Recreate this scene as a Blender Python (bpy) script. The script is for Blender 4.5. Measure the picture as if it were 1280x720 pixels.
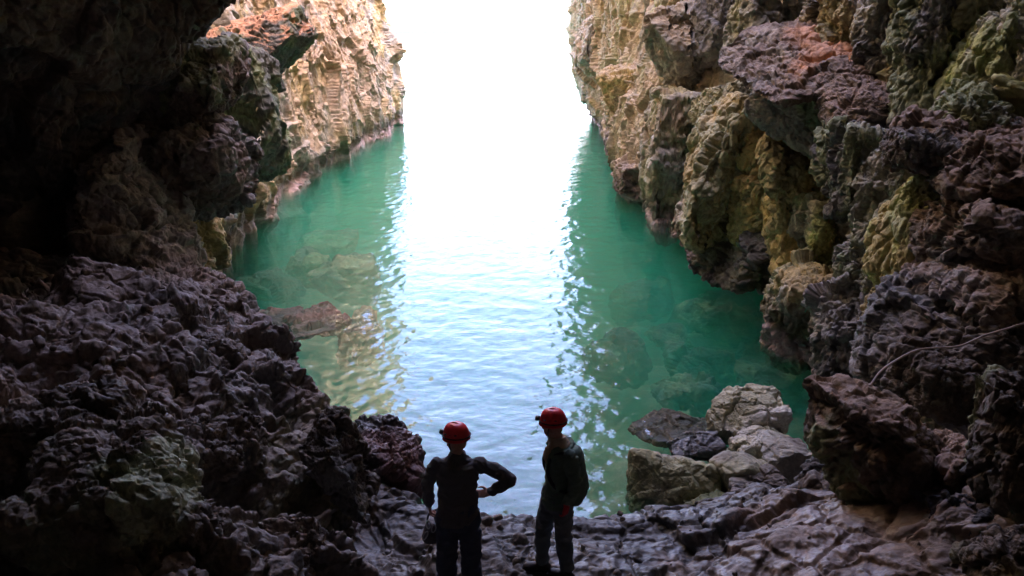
import bpy, bmesh, math, random
import numpy as np
from mathutils import Vector, Matrix

for o in list(bpy.data.objects):
    bpy.data.objects.remove(o)
SC = bpy.context.scene
COL = SC.collection
rad = math.radians

# ------------------------------------------------------------------ camera, sky, sun, exposure
CAM_H, PITCH, FPX = 5.75, rad(17.7), 1004.0          # eye height above the sea, downward tilt, focal length in 1280-px units
cam = bpy.data.cameras.new('camera')
cam_o = bpy.data.objects.new('camera', cam)
COL.objects.link(cam_o)
cam_o.location = (0, 0, CAM_H)
cam_o.rotation_euler = (rad(90) - PITCH, 0, 0)
cam.sensor_width = 36.0
cam.lens = 36.0 * FPX / 1280.0
cam.clip_end = 40000
SC.camera = cam_o

SUN_EL, SUN_AZ = rad(58), rad(105)                    # azimuth from +Y (north) towards +X
W = bpy.data.worlds.new('World')
SC.world = W
W.use_nodes = True
wn = W.node_tree
bg = wn.nodes['Background']
sky = wn.nodes.new('ShaderNodeTexSky')
sky.sky_type = 'NISHITA'
sky.sun_disc = False
sky.sun_elevation = SUN_EL
sky.sun_rotation = SUN_AZ
sky.air_density = 1.0
sky.dust_density = 4.0
sky.ozone_density = 3.0
sky_tint = wn.nodes.new('ShaderNodeMix'); sky_tint.data_type = 'RGBA'; sky_tint.blend_type = 'MULTIPLY'
sky_tint.inputs['Factor'].default_value = 1.0
sky_tint.inputs['B'].default_value = (1.11, .93, 1.05, 1)          # milky, slightly violet air of a hazy day
wn.links.new(sky.outputs[0], sky_tint.inputs['A'])
wn.links.new(sky_tint.outputs['Result'], bg.inputs[0])
bg.inputs[1].default_value = 0.15

sun = bpy.data.lights.new('sun', 'SUN')
sun.energy = 2.0
sun.angle = rad(0.5)
sun.color = (1.0, 0.93, 0.82)
sun_o = bpy.data.objects.new('sun', sun)
COL.objects.link(sun_o)
sd = Vector((math.sin(SUN_AZ) * math.cos(SUN_EL), math.cos(SUN_AZ) * math.cos(SUN_EL), math.sin(SUN_EL)))
sun_o.rotation_euler = sd.to_track_quat('Z', 'Y').to_euler()

SC.view_settings.view_transform = 'Standard'
SC.view_settings.look = 'None'
SC.view_settings.exposure = 4.35
SC.view_settings.gamma = 1.0
SC.render.engine = 'CYCLES'
SC.cycles.feature_set = 'EXPERIMENTAL'              # lets rock surfaces be diced to the size they have in the picture
SC.cycles.dicing_rate = 1.5
SC.cycles.offscreen_dicing_scale = 12
SC.cycles.max_subdivisions = 6
SC.cycles.use_denoising = True
SC.cycles.max_bounces = 10
SC.cycles.diffuse_bounces = 5
SC.cycles.volume_bounces = 3
SC.cycles.transparent_max_bounces = 12
SC.cycles.sample_clamp_indirect = 8.0

# ------------------------------------------------------------------ pixel -> place (survey of the photograph)
CP, SP = math.cos(PITCH), math.sin(PITCH)
def ray(px, py):
    dx, dy = (px - 640) / FPX, (360 - py) / FPX
    return np.array([dx, CP + dy * SP, -SP + dy * CP])
def at_y(px, py, Y):
    d = ray(px, py)
    return np.array([0, 0, CAM_H]) + d * (Y / d[1])
def at_z(px, py, z):
    d = ray(px, py)
    return np.array([0, 0, CAM_H]) + d * ((z - CAM_H) / d[2])
def scale_at(p):
    """metres per pixel at a place"""
    return (p[1] * CP + (CAM_H - p[2]) * SP) / FPX

# ------------------------------------------------------------------ noise on arrays of points
U = np.uint32
def hsh(ix, iy, iz, s):
    with np.errstate(over='ignore'):
        h = ix.astype(U) * U(374761393) + iy.astype(U) * U(668265263) + iz.astype(U) * U(2147483647 & 0x7feb352d) + U(s * 974711 & 0xffffffff)
        h = (h ^ (h >> U(13))) * U(1274126177)
        h = (h ^ (h >> U(16))) * U(2246822519)
        return h ^ (h >> U(15))
_rg = np.random.default_rng(7)
_G = _rg.normal(size=(256, 3)); _G /= np.linalg.norm(_G, axis=1)[:, None]
_G = _G.astype(np.float32)
_H = _rg.random((256, 4)).astype(np.float32)

def perlin(P, s=0):
    P = np.asarray(P, np.float32)
    i = np.floor(P).astype(np.int32)
    f = P - i
    u = f * f * f * (f * (f * 6 - 15) + 10)
    out = np.zeros(len(P), np.float32)
    for dx in (0, 1):
        wx = u[:, 0] if dx else 1 - u[:, 0]
        for dy in (0, 1):
            wy = u[:, 1] if dy else 1 - u[:, 1]
            for dz in (0, 1):
                wz = u[:, 2] if dz else 1 - u[:, 2]
                g = _G[hsh(i[:, 0] + dx, i[:, 1] + dy, i[:, 2] + dz, s) & U(255)]
                out += wx * wy * wz * (g[:, 0] * (f[:, 0] - dx) + g[:, 1] * (f[:, 1] - dy) + g[:, 2] * (f[:, 2] - dz))
    return out * 1.5
def fbm(P, octv=4, s=0, gain=0.5, lac=2.03):
    o, a = 0, 1.0
    for k in range(octv):
        o = o + a * perlin(P * (lac ** k) + 17.3 * k, s + k)
        a *= gain
    return o
def ridged(P, octv=4, s=0, gain=0.55, lac=2.07):
    o, a, t = 0, 1.0, 0
    for k in range(octv):
        n = 1 - np.abs(perlin(P * (lac ** k) + 9.1 * k, s + k)) * 1.6
        o = o + a * n
        t += a
        a *= gain
    return o / t
def cells(P, s=0):
    """nearest cell: (random tilted plane value, edge distance F2-F1, F1)"""
    P = np.asarray(P, np.float32)
    b = np.floor(P - 0.5).astype(np.int32)
    n = len(P)
    f1 = np.full(n, 9., np.float32); f2 = np.full(n, 9., np.float32)
    val = np.zeros(n, np.float32)
    for dx in (0, 1):
        for dy in (0, 1):
            for dz in (0, 1):
                c = b + np.array([dx, dy, dz], np.int32)
                h = hsh(c[:, 0], c[:, 1], c[:, 2], s)
                r = _H[h & U(255)]
                d = P - c - 0.15 - 0.7 * r[:, :3]
                q = np.sqrt((d * d).sum(1))
                g = _G[(h >> U(9)) & U(255)]
                v = (r[:, 3] - 0.5) * 1.2 + (g * d).sum(1) * 1.1
                m = q < f1
                f2 = np.where(m, f1, np.minimum(f2, q))
                val = np.where(m, v, val)
                f1 = np.where(m, q, f1)
    return val, f2 - f1, f1
def sstep(a, b, x):
    t = np.clip((x - a) / (b - a), 0, 1)
    return t * t * (3 - 2 * t)

def relief(P, kind, size, s=0, nr=1.0):
    """height of the rock relief, in units of SIZE, for points P (metres)"""
    Q = P / size
    wv = np.stack([perlin(Q * 1.3, s + 50), perlin(Q * 1.3, s + 51), perlin(Q * 1.3, s + 52)], 1)
    Q = Q + 0.35 * wv
    if kind == 'crag':            # blocky joints and facets
        a, e, _ = cells(Q * np.array([1, 1, .75], np.float32), s)
        b, e2, _ = cells(Q * 2.6 + 5, s + 1)
        c, _, _ = cells(Q * 6.3 + 5, s + 2)
        h = .42 * a + .17 * b + .07 * c * nr + .16 * (ridged(Q * 2.2, 4, s + 3) - .6)
        h = h - .18 * np.exp(-e / .05) - .07 * np.exp(-e2 / .06) + .05 * nr * perlin(Q * 17, s + 8)
    elif kind == 'flute':         # water-worn vertical ribs
        S = Q * np.array([1.6, 1.6, .45], np.float32)
        a, e, _ = cells(S, s)
        b, e2, _ = cells(S * 2.4 + 3, s + 1)
        h = .36 * a + .18 * b + .25 * (ridged(S * 1.7, 4, s + 3) - .6) - .16 * np.exp(-e / .06) - .07 * np.exp(-e2 / .07)
        h = h + .05 * nr * fbm(Q * 9, 2, s + 8)
    elif kind == 'karst':         # dissolved, pitted, sharp little knobs
        S = Q * np.array([1, 1, 1.35], np.float32)
        a, e, _ = cells(S, s)
        _, _, p1 = cells(Q * 3.1 + 2, s + 4)
        _, _, p2 = cells(Q * 7.3 + 2, s + 5)
        h = .40 * a - .14 * np.exp(-e / .05) + .34 * (ridged(S * 1.6, 5, s + 3, .6) - .6)
        h = h - .20 * (1 - sstep(0, .55, p1)) + .05 * p1 - .10 * (1 - sstep(0, .5, p2)) + .07 * fbm(Q * 9, 3, s + 9)
    elif kind == 'ledge':         # broken steps of bedding
        t = Q @ np.array([.50, -.62, .75], np.float32) + .8 * fbm(P / size * .45, 3, s + 21)
        f = t - np.floor(t)
        st = hsh(np.floor(t).astype(np.int32), np.floor(t).astype(np.int32) * 0, np.floor(t).astype(np.int32) * 0, s) & U(255)
        h = (sstep(0, .16, f) * (1 - f)) * (.4 + .6 * _H[st][:, 0]) + .15 * cells(Q * 1.7, s + 2)[0]
    else:                         # 'worn': rolled boulder
        a, e, _ = cells(Q * .8, s)
        h = .16 * a + .10 * fbm(Q * 1.5, 4, s + 3) - .05 * np.exp(-e / .04) + .03 * fbm(Q * 9, 3, s + 7)
        h = h - .05 * np.exp(-np.abs(perlin(Q * 1.1, s + 11)) / .02)
    return h.astype(np.float32)

# ------------------------------------------------------------------ colour of the stone (albedo only, linear)
C = dict(
    umber=(.100, .072, .050), plum=(.165, .122, .090), tan=(.36, .27, .165), ochre=(.38, .28, .115), gold=(.56, .42, .16),
    grey=(.30, .275, .22), slate=(.135, .126, .115), moss=(.21, .23, .11), lime=(.40, .42, .14), olive=(.30, .275, .15),
    pink=(.40, .27, .27), soil=(.25, .165, .115), orange=(.56, .27, .13), pale=(.50, .47, .40), black=(.055, .050, .048),
    mauve=(.26, .225, .21), cream=(.60, .50, .33), wet=(.060, .055, .052), red=(.16, .075, .065), teal=(.10, .13, .10))
def col(n):
    return np.array(C[n] if isinstance(n, str) else n, np.float32)

def paint(P, N, base, s=0, dust=None, dust_amt=.7, patches=(), tide=True, streak=0.0):
    """albedo per vertex: mottled base colours, dust or painted light on ledges, patches of lichen and painted light or shade, crust at the tide line"""
    n = len(P)
    out = np.tile(col(base[0]), (n, 1))
    for k, b in enumerate(base[1:]):
        t = fbm(P * (.55 + .35 * k) * np.array([1, 1, .7], np.float32), 4, s + 31 * k + 5)
        m = sstep(-.12, .28, t)[:, None]
        out = out * (1 - m * .8) + col(b) * m * .8
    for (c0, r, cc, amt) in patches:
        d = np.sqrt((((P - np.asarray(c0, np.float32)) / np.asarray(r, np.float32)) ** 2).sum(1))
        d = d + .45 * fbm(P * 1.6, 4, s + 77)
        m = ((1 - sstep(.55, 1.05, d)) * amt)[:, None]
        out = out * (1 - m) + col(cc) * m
    if dust is not None:
        m = (sstep(.35, .85, N[:, 2] + .35 * fbm(P * 2.1, 3, s + 40)) * dust_amt)[:, None]
        out = out * (1 - m) + col(dust) * m
    if tide:
        zz = P[:, 2] + .35 * fbm(P * 1.1, 3, s + 60)
        out = out * (1 - .6 * (1 - sstep(.6, 1.2, zz)) * sstep(.1, .4, zz))[:, None]
        m = ((1 - sstep(.2, .5, zz)) * sstep(-.3, .05, zz) * .6)[:, None]
        out = out * (1 - m) + col('pink') * m
        m = (1 - sstep(-.25, .12, zz))[:, None] * .8
        out = out * (1 - m) + col('teal') * m
    out = out * (1 + .30 * fbm(P * 3.7, 3, s + 90))[:, None]
    return np.clip(out, .012, .85)

# ------------------------------------------------------------------ materials
def new_mat(name):
    m = bpy.data.materials.new(name)
    m.use_nodes = True
    nt = m.node_tree
    return m, nt, nt.nodes['Principled BSDF'], lambda t: nt.nodes.new(t), nt.links.new
DICED = set()
def rock_material(name, rough=.8, bump=1.0, fine=14.0, wet=0.0, spec=.4, disp=.06, pits=.55, crack=.8):
    m, nt, bs, N, L = new_mat(name)
    tc = N('ShaderNodeTexCoord')
    at = N('ShaderNodeAttribute'); at.attribute_name = 'tint'
    n1 = N('ShaderNodeTexNoise'); n1.inputs['Scale'].default_value = fine; n1.inputs['Detail'].default_value = 8; n1.inputs['Roughness'].default_value = .8
    n2 = N('ShaderNodeTexNoise'); n2.inputs['Scale'].default_value = fine * .22; n2.inputs['Detail'].default_value = 6
    vo = N('ShaderNodeTexVoronoi'); vo.inputs['Scale'].default_value = fine * .8
    for x in (n1, n2, vo):
        L(tc.outputs['Object'], x.inputs['Vector'])
    mr = N('ShaderNodeMapRange'); mr.inputs['From Min'].default_value = .3; mr.inputs['From Max'].default_value = .7
    mr.inputs['To Min'].default_value = .55; mr.inputs['To Max'].default_value = 1.35
    L(n1.outputs['Fac'], mr.inputs['Value'])
    mx = N('ShaderNodeMix'); mx.data_type = 'RGBA'; mx.blend_type = 'MULTIPLY'; mx.inputs['Factor'].default_value = 1
    L(at.outputs['Color'], mx.inputs['A']); L(mr.outputs['Result'], mx.inputs['B'])
    L(mx.outputs['Result'], bs.inputs['Base Color'])
    ad = N('ShaderNodeMath'); ad.operation = 'MULTIPLY_ADD'; ad.inputs[1].default_value = .5
    L(vo.outputs['Distance'], ad.inputs[0]); L(n1.outputs['Fac'], ad.inputs[2])
    bp = N('ShaderNodeBump'); bp.inputs['Strength'].default_value = bump * .6; bp.inputs['Distance'].default_value = .3 / fine
    L(ad.outputs[0], bp.inputs['Height']); L(bp.outputs['Normal'], bs.inputs['Normal'])
    rr = N('ShaderNodeMapRange'); rr.inputs['From Min'].default_value = .35; rr.inputs['From Max'].default_value = .65
    rr.inputs['To Min'].default_value = max(.12, rough - .45 * wet - .05); rr.inputs['To Max'].default_value = rough
    L(n2.outputs['Fac'], rr.inputs['Value']); L(rr.outputs['Result'], bs.inputs['Roughness'])
    bs.inputs['Specular IOR Level'].default_value = spec
    # fine crags, cracks and pits as true relief
    d1 = N('ShaderNodeTexNoise'); d1.inputs['Scale'].default_value = fine * .30; d1.inputs['Detail'].default_value = 10; d1.inputs['Roughness'].default_value = .72; d1.inputs['Distortion'].default_value = .3
    d2 = N('ShaderNodeTexNoise'); d2.noise_type = 'RIDGED_MULTIFRACTAL'; d2.inputs['Scale'].default_value = fine * .45; d2.inputs['Detail'].default_value = 6; d2.inputs['Roughness'].default_value = .55
    d3 = N('ShaderNodeTexVoronoi'); d3.inputs['Scale'].default_value = fine * .55; d3.inputs['Randomness'].default_value = 1
    d4 = N('ShaderNodeTexVoronoi'); d4.feature = 'DISTANCE_TO_EDGE'; d4.inputs['Scale'].default_value = fine * .14
    wj = N('ShaderNodeMix'); wj.data_type = 'RGBA'; wj.inputs['Factor'].default_value = .12 if fine > 6 else .25
    L(tc.outputs['Object'], wj.inputs['A']); L(d1.outputs['Color'], wj.inputs['B'])
    for x in (d1, d2):
        L(tc.outputs['Object'], x.inputs['Vector'])
    for x in (d3, d4):
        L(wj.outputs['Result'], x.inputs['Vector'])
    def mad(a_, k, b_=None):
        q = N('ShaderNodeMath'); q.operation = 'MULTIPLY_ADD'; L(a_, q.inputs[0]); q.inputs[1].default_value = k
        if b_ is None:
            q.inputs[2].default_value = 0
        else:
            L(b_, q.inputs[2])
        return q.outputs[0]
    cr = N('ShaderNodeMapRange'); cr.inputs['From Max'].default_value = .07; cr.inputs['To Min'].default_value = -1; cr.inputs['To Max'].default_value = 0
    L(d4.outputs['Distance'], cr.inputs['Value'])
    mk = N('ShaderNodeTexNoise'); mk.inputs['Scale'].default_value = fine * .11; mk.inputs['Detail'].default_value = 3
    L(tc.outputs['Object'], mk.inputs['Vector'])
    mm = N('ShaderNodeMapRange'); mm.inputs['From Min'].default_value = .40; mm.inputs['From Max'].default_value = .62; mm.inputs['To Min'].default_value = .12; mm.inputs['To Max'].default_value = 1
    L(mk.outputs['Fac'], mm.inputs['Value'])                          # rough patches beside smoother faces
    def mul(a_, b_):
        q = N('ShaderNodeMath'); q.operation = 'MULTIPLY'; L(a_, q.inputs[0]); L(b_, q.inputs[1]); return q.outputs[0]
    rg_ = mul(d2.outputs['Fac'], mm.outputs['Result'])
    pm = N('ShaderNodeMapRange'); pm.interpolation_type = 'SMOOTHSTEP'; pm.inputs['From Min'].default_value = .08; pm.inputs['From Max'].default_value = .42
    L(d3.outputs['Distance'], pm.inputs['Value'])                     # solution pits
    pt = mul(pm.outputs['Result'], mm.outputs['Result'])
    hh = mad(d1.outputs['Fac'], 1.7, mad(rg_, .17, mad(pt, pits, mad(cr.outputs['Result'], crack))))
    dn = N('ShaderNodeDisplacement'); dn.inputs['Midlevel'].default_value = 1.0; dn.inputs['Scale'].default_value = disp
    L(hh, dn.inputs['Height']); L(dn.outputs[0], nt.nodes['Material Output'].inputs['Displacement'])
    m.displacement_method = 'DISPLACEMENT'
    DICED.add(name)
    return m
M_ROCK = rock_material('weathered_rock')
M_SLOPE = rock_material('slope_rock', fine=21, disp=.055, rough=.75)
M_FAR = rock_material('cliff_rock', fine=6.5, bump=.7, spec=.25, disp=.12, pits=.18, crack=.2)
M_WET = rock_material('wet_rock', rough=.7, wet=.6, spec=.4, bump=.35, disp=.05, pits=.25)
M_BOULDER = rock_material('boulder_rock', rough=.85, wet=.25, fine=14, bump=.5, disp=.03, pits=.2)
M_SEABED = rock_material('seabed_rock', fine=4.0, disp=.15)

# ------------------------------------------------------------------ building meshes
def link(ob, parent=None):
    COL.objects.link(ob)
    if ob.type == 'MESH' and ob.data.materials and ob.data.materials[0].name in DICED and ob.name.split('.')[0] != 'rubble':
        sb_ = ob.modifiers.new('dice', 'SUBSURF'); sb_.subdivision_type = 'SIMPLE'; sb_.levels = 0; sb_.render_levels = 0
        ob.cycles.use_adaptive_subdivision = True
    if parent is not None:
        ob.parent = parent
        ob.matrix_parent_inverse = Matrix.Translation(-Vector(parent.location))
    return ob
def tag(o, label=None, cat=None, group=None, kind=None):
    for k, v in (('label', label), ('category', cat), ('group', group), ('kind', kind)):
        if v:
            o[k] = v
    return o
def raw_mesh(name, V, F, tint=None, mat=None, smooth=True):
    me = bpy.data.meshes.new(name)
    V = np.asarray(V, np.float32); F = np.asarray(F, np.int32)
    k = F.shape[1]
    me.vertices.add(len(V)); me.vertices.foreach_set('co', V.ravel())
    me.loops.add(F.size); me.loops.foreach_set('vertex_index', F.ravel())
    me.polygons.add(len(F)); me.polygons.foreach_set('loop_start', np.arange(0, F.size, k, dtype=np.int32))
    me.update(calc_edges=True)
    if smooth:
        me.polygons.foreach_set('use_smooth', np.ones(len(F), bool))
    if tint is not None:
        a = me.attributes.new('tint', 'FLOAT_COLOR', 'POINT')
        a.data.foreach_set('color', np.concatenate([tint, np.ones((len(V), 1), np.float32)], 1).astype(np.float32).ravel())
    if mat:
        me.materials.append(mat)
    return me
def vnormals(V, F):
    a, b, c = V[F[:, 0]], V[F[:, 1]], V[F[:, 2]]
    n = np.cross(b - a, c - a)
    if F.shape[1] == 4:
        n = np.cross(V[F[:, 2]] - V[F[:, 0]], V[F[:, 3]] - V[F[:, 1]])
    out = np.zeros_like(V)
    for k in range(F.shape[1]):
        for ax in range(3):
            out[:, ax] += np.bincount(F[:, k], n[:, ax], len(V))
    return out / (np.linalg.norm(out, axis=1)[:, None] + 1e-9)
def catmull(A, n, w=None):
    """resample the first axis of A to n samples with a Catmull-Rom spline; w: how densely each interval is sampled"""
    m = len(A)
    if w is None:
        t = np.linspace(0, m - 1, n)
    else:
        cw = np.concatenate([[0], np.cumsum(w)]).astype(float)
        t = np.interp(np.linspace(0, cw[-1], n), cw, np.arange(m))
    i = np.minimum(t.astype(int), m - 2)
    f = (t - i).reshape((-1,) + (1,) * (A.ndim - 1))
    p0, p1, p2, p3 = A[np.maximum(i - 1, 0)], A[i], A[i + 1], A[np.minimum(i + 2, m - 1)]
    return .5 * (2 * p1 + (p2 - p0) * f + (2 * p0 - 5 * p1 + 4 * p2 - p3) * f ** 2 + (3 * p1 - p0 - 3 * p2 + p3) * f ** 3)
SURF = {}
def sheet(name, grid, nu, nv, layers, paint_args, mat, parent=None, flip=False, origin=(0, 0, 0), extra=None, wu=None, wv=None, soft=1):
    """a large rock face: a control net of places (rows x columns), resampled and given relief
    layers: list of (kind, size, amplitude, seed)"""
    g = np.asarray(grid, np.float64)
    g = catmull(g, nv, wv)                                  # rows
    g = catmull(g.transpose(1, 0, 2), nu, wu).transpose(1, 0, 2)
    V = g.reshape(-1, 3).astype(np.float32)
    I = np.arange(nu * nv).reshape(nv, nu)
    F = np.stack([I[:-1, :-1], I[:-1, 1:], I[1:, 1:], I[1:, :-1]], -1).reshape(-1, 4)
    if flip:
        F = F[:, ::-1]
    N = vnormals(V, F)
    h = 0
    for (kind, size, amp, s) in layers:
        fade = 1 - .9 * sstep(14, 26, V[:, 1])                           # finest relief only where it can be seen
        h = h + amp * relief(V, kind, size, s, fade) * (1 if size > .95 else fade)
    if extra is not None:
        h = h + extra(V)
    hg = np.asarray(h, np.float32).reshape(nv, nu)
    for _ in range(soft):                                               # weathering: steps become steep slopes
        q = np.pad(hg, 1, 'edge')
        hg = (q[:-2, 1:-1] + q[2:, 1:-1] + q[1:-1, :-2] + q[1:-1, 2:] + 2 * hg) / 6
    h = hg.ravel()
    V = V + N * np.asarray(h)[:, None]
    N = vnormals(V, F)
    T = paint(V, N, **paint_args)
    SURF[name] = (V, N)
    ob = bpy.data.objects.new(name, raw_mesh(name, V - np.asarray(origin, np.float32), F, T, mat))
    ob.location = origin
    return link(ob, parent)

_ico = {}
def ico(sub):
    if sub not in _ico:
        bm = bmesh.new()
        bmesh.ops.create_icosphere(bm, subdivisions=sub, radius=1)
        V = np.array([v.co[:] for v in bm.verts], np.float32)
        F = np.array([[v.index for v in f.verts] for f in bm.faces], np.int32)
        bm.free()
        _ico[sub] = (V, F)
    return _ico[sub]
def rotm(rx, ry, rz):
    return np.array(Matrix.Rotation(rad(rz), 3, 'Z') @ Matrix.Rotation(rad(ry), 3, 'Y') @ Matrix.Rotation(rad(rx), 3, 'X'), np.float32)
def rock_arrays(center, size, rot=(0, 0, 0), sub=5, planes=8, k=16, s=0, layers=(('crag', .8, .25, 0),), cuts=()):
    """a block of stone: a rounded polyhedron cut by planes, then given relief"""
    D, F = ico(sub)
    rg = np.random.default_rng(s * 13 + 5)
    nn = rg.normal(size=(planes, 3)); nn /= np.linalg.norm(nn, axis=1)[:, None]
    dd = rg.uniform(.72, 1.0, planes)
    nn = np.concatenate([nn, np.array([[1, 0, 0], [-1, 0, 0], [0, 1, 0], [0, -1, 0], [0, 0, 1], [0, 0, -1]])])
    dd = np.concatenate([dd, np.full(6, .98)])
    for (n, d) in cuts:
        n = np.asarray(n, float); nn = np.concatenate([nn, [n / np.linalg.norm(n)]]); dd = np.concatenate([dd, [d]])
    acc = np.zeros(len(D))
    for n, d in zip(nn, dd):
        acc += np.maximum(D @ n / d, 0) ** k
    r = acc ** (-1 / k)
    V = (D * r[:, None] * np.asarray(size) * .5) @ rotm(*rot).T
    V = (V + np.asarray(center)).astype(np.float32)
    N = vnormals(V, F)
    h = 0
    for (kind, sz, amp, sd) in layers:
        h = h + amp * relief(V, kind, sz, sd + s)
    V = V + N * np.asarray(h)[:, None]
    return V, F, vnormals(V, F)
def rock(name, center, size, base, mat=None, parent=None, label=None, cat=None, group=None, kind=None, dust=None, dust_amt=.7,
         patches=(), tide=True, s=0, **kw):
    V, F, N = rock_arrays(center, size, s=s, **kw)
    if parent is not None and 'cliff' in parent.name:                 # the side grown into the cliff is left open
        sg = 1 if center[0] > 0 else -1
        F = F[(N[F].mean(1)[:, 0] * sg) < .5]
    T = paint(V, N, base, s, dust, dust_amt, patches, tide)
    c = np.asarray(center, np.float32)
    ob = bpy.data.objects.new(name, raw_mesh(name, V - c, F, T, mat or M_ROCK))
    ob.location = [float(x) for x in c]
    link(ob, parent)
    return tag(ob, label, cat, group, kind)
def prock(name, px, py, Y, w, h, depth, base, **kw):
    if max(w, h) >= 80 and 'sub' in kw:
        kw['sub'] = 6
    """a rock surveyed in the photograph: where its middle is, its distance, its apparent width and height, its depth in metres"""
    c = at_y(px, py, Y)
    k = scale_at(c)
    return rock(name, c, (w * k, depth, h * k), base, **kw)

# ------------------------------------------------------------------ SETTING: the two cliffs, the roof of the cave
ZR = [-6, -3, 0, 1, 2.5, 4.5, 6.5, 9, 14, 24, 40]  # top rows out of view, raised so the right cliff blocks the sun
def wall_grid(cols):
    """cols: list of (Y, [X at each height of ZR]) -> rows (height) x columns"""
    return [[(c[1][r], c[0] if len(c) < 3 else c[0] + c[2][r], ZR[r]) for c in cols] for r in range(len(ZR))]

RX = [(-8,  [5.3, 5.1, 5.1, 5.5, 6.1, 6.7, 6.9, 6.5, 4.3, 1.3, -1.7]),
      (2,   [5.1, 4.9, 4.9, 5.3, 6.1, 6.9, 7.4, 7.3, 5.8, 3.3, 0.3]),
      (6,   [5.1, 4.9, 4.9, 5.4, 6.1, 6.9, 7.5, 7.6, 6.8, 5.3, 4.3]),
      (9,   [5.65, 5.45, 5.45, 5.85, 6.65, 7.45, 7.95, 8.15, 7.75, 6.75, 5.75]),
      (11,  [6.05, 5.95, 5.85, 6.05, 6.55, 7.15, 7.85, 8.15, 7.95, 7.75, 7.75]),
      (13,  [6.95, 6.75, 6.65, 6.55, 6.65, 7.05, 7.75, 8.05, 8.05, 7.75, 7.75]),
      (15,  [7.75, 7.75, 7.65, 7.15, 6.75, 7.05, 7.75, 7.95, 8.05, 7.75, 7.75]),
      (18,  [8.35, 8.35, 8.15, 7.65, 7.05, 7.05, 7.65, 7.75, 7.95, 7.75, 7.75]),
      (22,  [7.95, 7.95, 7.75, 7.15, 6.75, 6.95, 7.35, 7.45, 7.55, 7.75, 7.75]),
      (26,  [6.5, 6.5, 6.2, 5.6, 5.4, 6, 6.4, 6.6, 6.7, 7.3, 7.3]),
      (30,  [5, 4.9, 4.6, 4.4, 4.5, 5.2, 5.6, 5.8, 6, 6.5, 7]),
      (36,  [5.4, 5.4, 5.3, 4.9, 4.8, 4.9, 5, 5.2, 5.5, 6, 7]),
      (46,  [5.6, 5.6, 5.6, 5.3, 4.9, 4.7, 4.6, 4.6, 5, 6, 7]),
      (54,  [6.2, 6.1, 5.9, 5.6, 5.1, 4.7, 4.3, 4.2, 4.4, 6, 7]),
      (58,  [8, 7.8, 7.4, 7, 6.6, 6.2, 6, 6, 6.5, 8, 9]),
      (62,  [26, 26, 26, 26, 26, 26, 26, 26, 26, 26, 26])]
right_cliff = sheet('cliff', wall_grid(RX), 820, 350,
    [('crag', 3.0, 1.0, 3), ('flute', 1.8, .40, 4), ('crag', .9, .22, 5), ('karst', .42, .10, 9)],
    dict(base=['olive', 'grey', 'tan'], s=3, dust='soil', dust_amt=.35,
         patches=[(at_y(760, 60, 50), (3, 14, 5), 'tan', .8), (at_y(820, 150, 28), (2, 5, 3), 'tan', .6),
                  (at_y(1230, 90, 12.5), (1.2, 2, 1.3), 'lime', .6), (at_y(1240, 300, 9), (2, 3, 3), 'plum', .9)]),
    M_FAR, flip=False, wv=[.2, .5, 1.6, 2.6, 3.2, 3.2, 2.2, .5, .3, .3], wu=[.2, .3, .8, 1.4, 1.6, 1.6, 1.8, 2, 2.4, 2.6, 4, 5, 4, 1, .2])
tag(right_cliff, 'craggy grey and ochre sea cliff forming the right side of the cave mouth', 'cliff', kind='structure')

wl = [at_z(*p, 0) for p in ((240, 392), (252, 365), (280, 325), (326, 272), (364, 235), (418, 205), (455, 180), (485, 159))]
LX = [(-8, [-7.5] * 5 + [-7.2, -7, -6.5, -5, -2, 0]), (4, [-9] * 5 + [-9, -8.6, -7.5, -5.5, -2.5, 0]),
      (10, [-8.5] * 5 + [-8.6, -8.4, -7.6, -6.2, -4, -2])]
for p in wl:
    far = (p[1] - 15) / 35
    LX.append((p[1], [p[0] - .1, p[0], p[0], p[0] + .15, p[0] + .05, p[0] - .15, p[0] - .6 - .2 * far, p[0] - 1.0 - .3 * far, p[0] - 1.4 - .4 * far, p[0] - 2, p[0] - 3]))
LX += [(wl[-1][1] + 3, [-9.5, -9.5, -9.4, -9.2, -9.2, -9.4, -9.8, -10.2, -10.5, -11, -12]), (wl[-1][1] + 7, [-30] * 11)]
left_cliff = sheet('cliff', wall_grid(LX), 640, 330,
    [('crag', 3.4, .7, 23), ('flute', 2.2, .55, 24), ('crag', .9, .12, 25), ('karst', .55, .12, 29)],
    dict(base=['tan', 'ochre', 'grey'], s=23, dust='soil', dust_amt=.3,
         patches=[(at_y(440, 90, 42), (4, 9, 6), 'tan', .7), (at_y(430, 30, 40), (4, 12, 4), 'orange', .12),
                  (at_y(260, 330, 17.5), (2, 2.5, 2.5), 'ochre', .8), (at_y(310, 120, 20), (1.6, 2.5, 2.6), 'moss', .8),  # moss-green patch paints the shade in the recess under the ledge
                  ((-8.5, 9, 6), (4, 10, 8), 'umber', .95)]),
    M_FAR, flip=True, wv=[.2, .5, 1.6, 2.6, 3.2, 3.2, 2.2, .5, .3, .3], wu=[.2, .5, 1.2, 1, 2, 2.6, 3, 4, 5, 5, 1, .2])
tag(left_cliff, 'tall ochre sea cliff lit by daylight on the left side of the channel', 'cliff', kind='structure')

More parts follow.
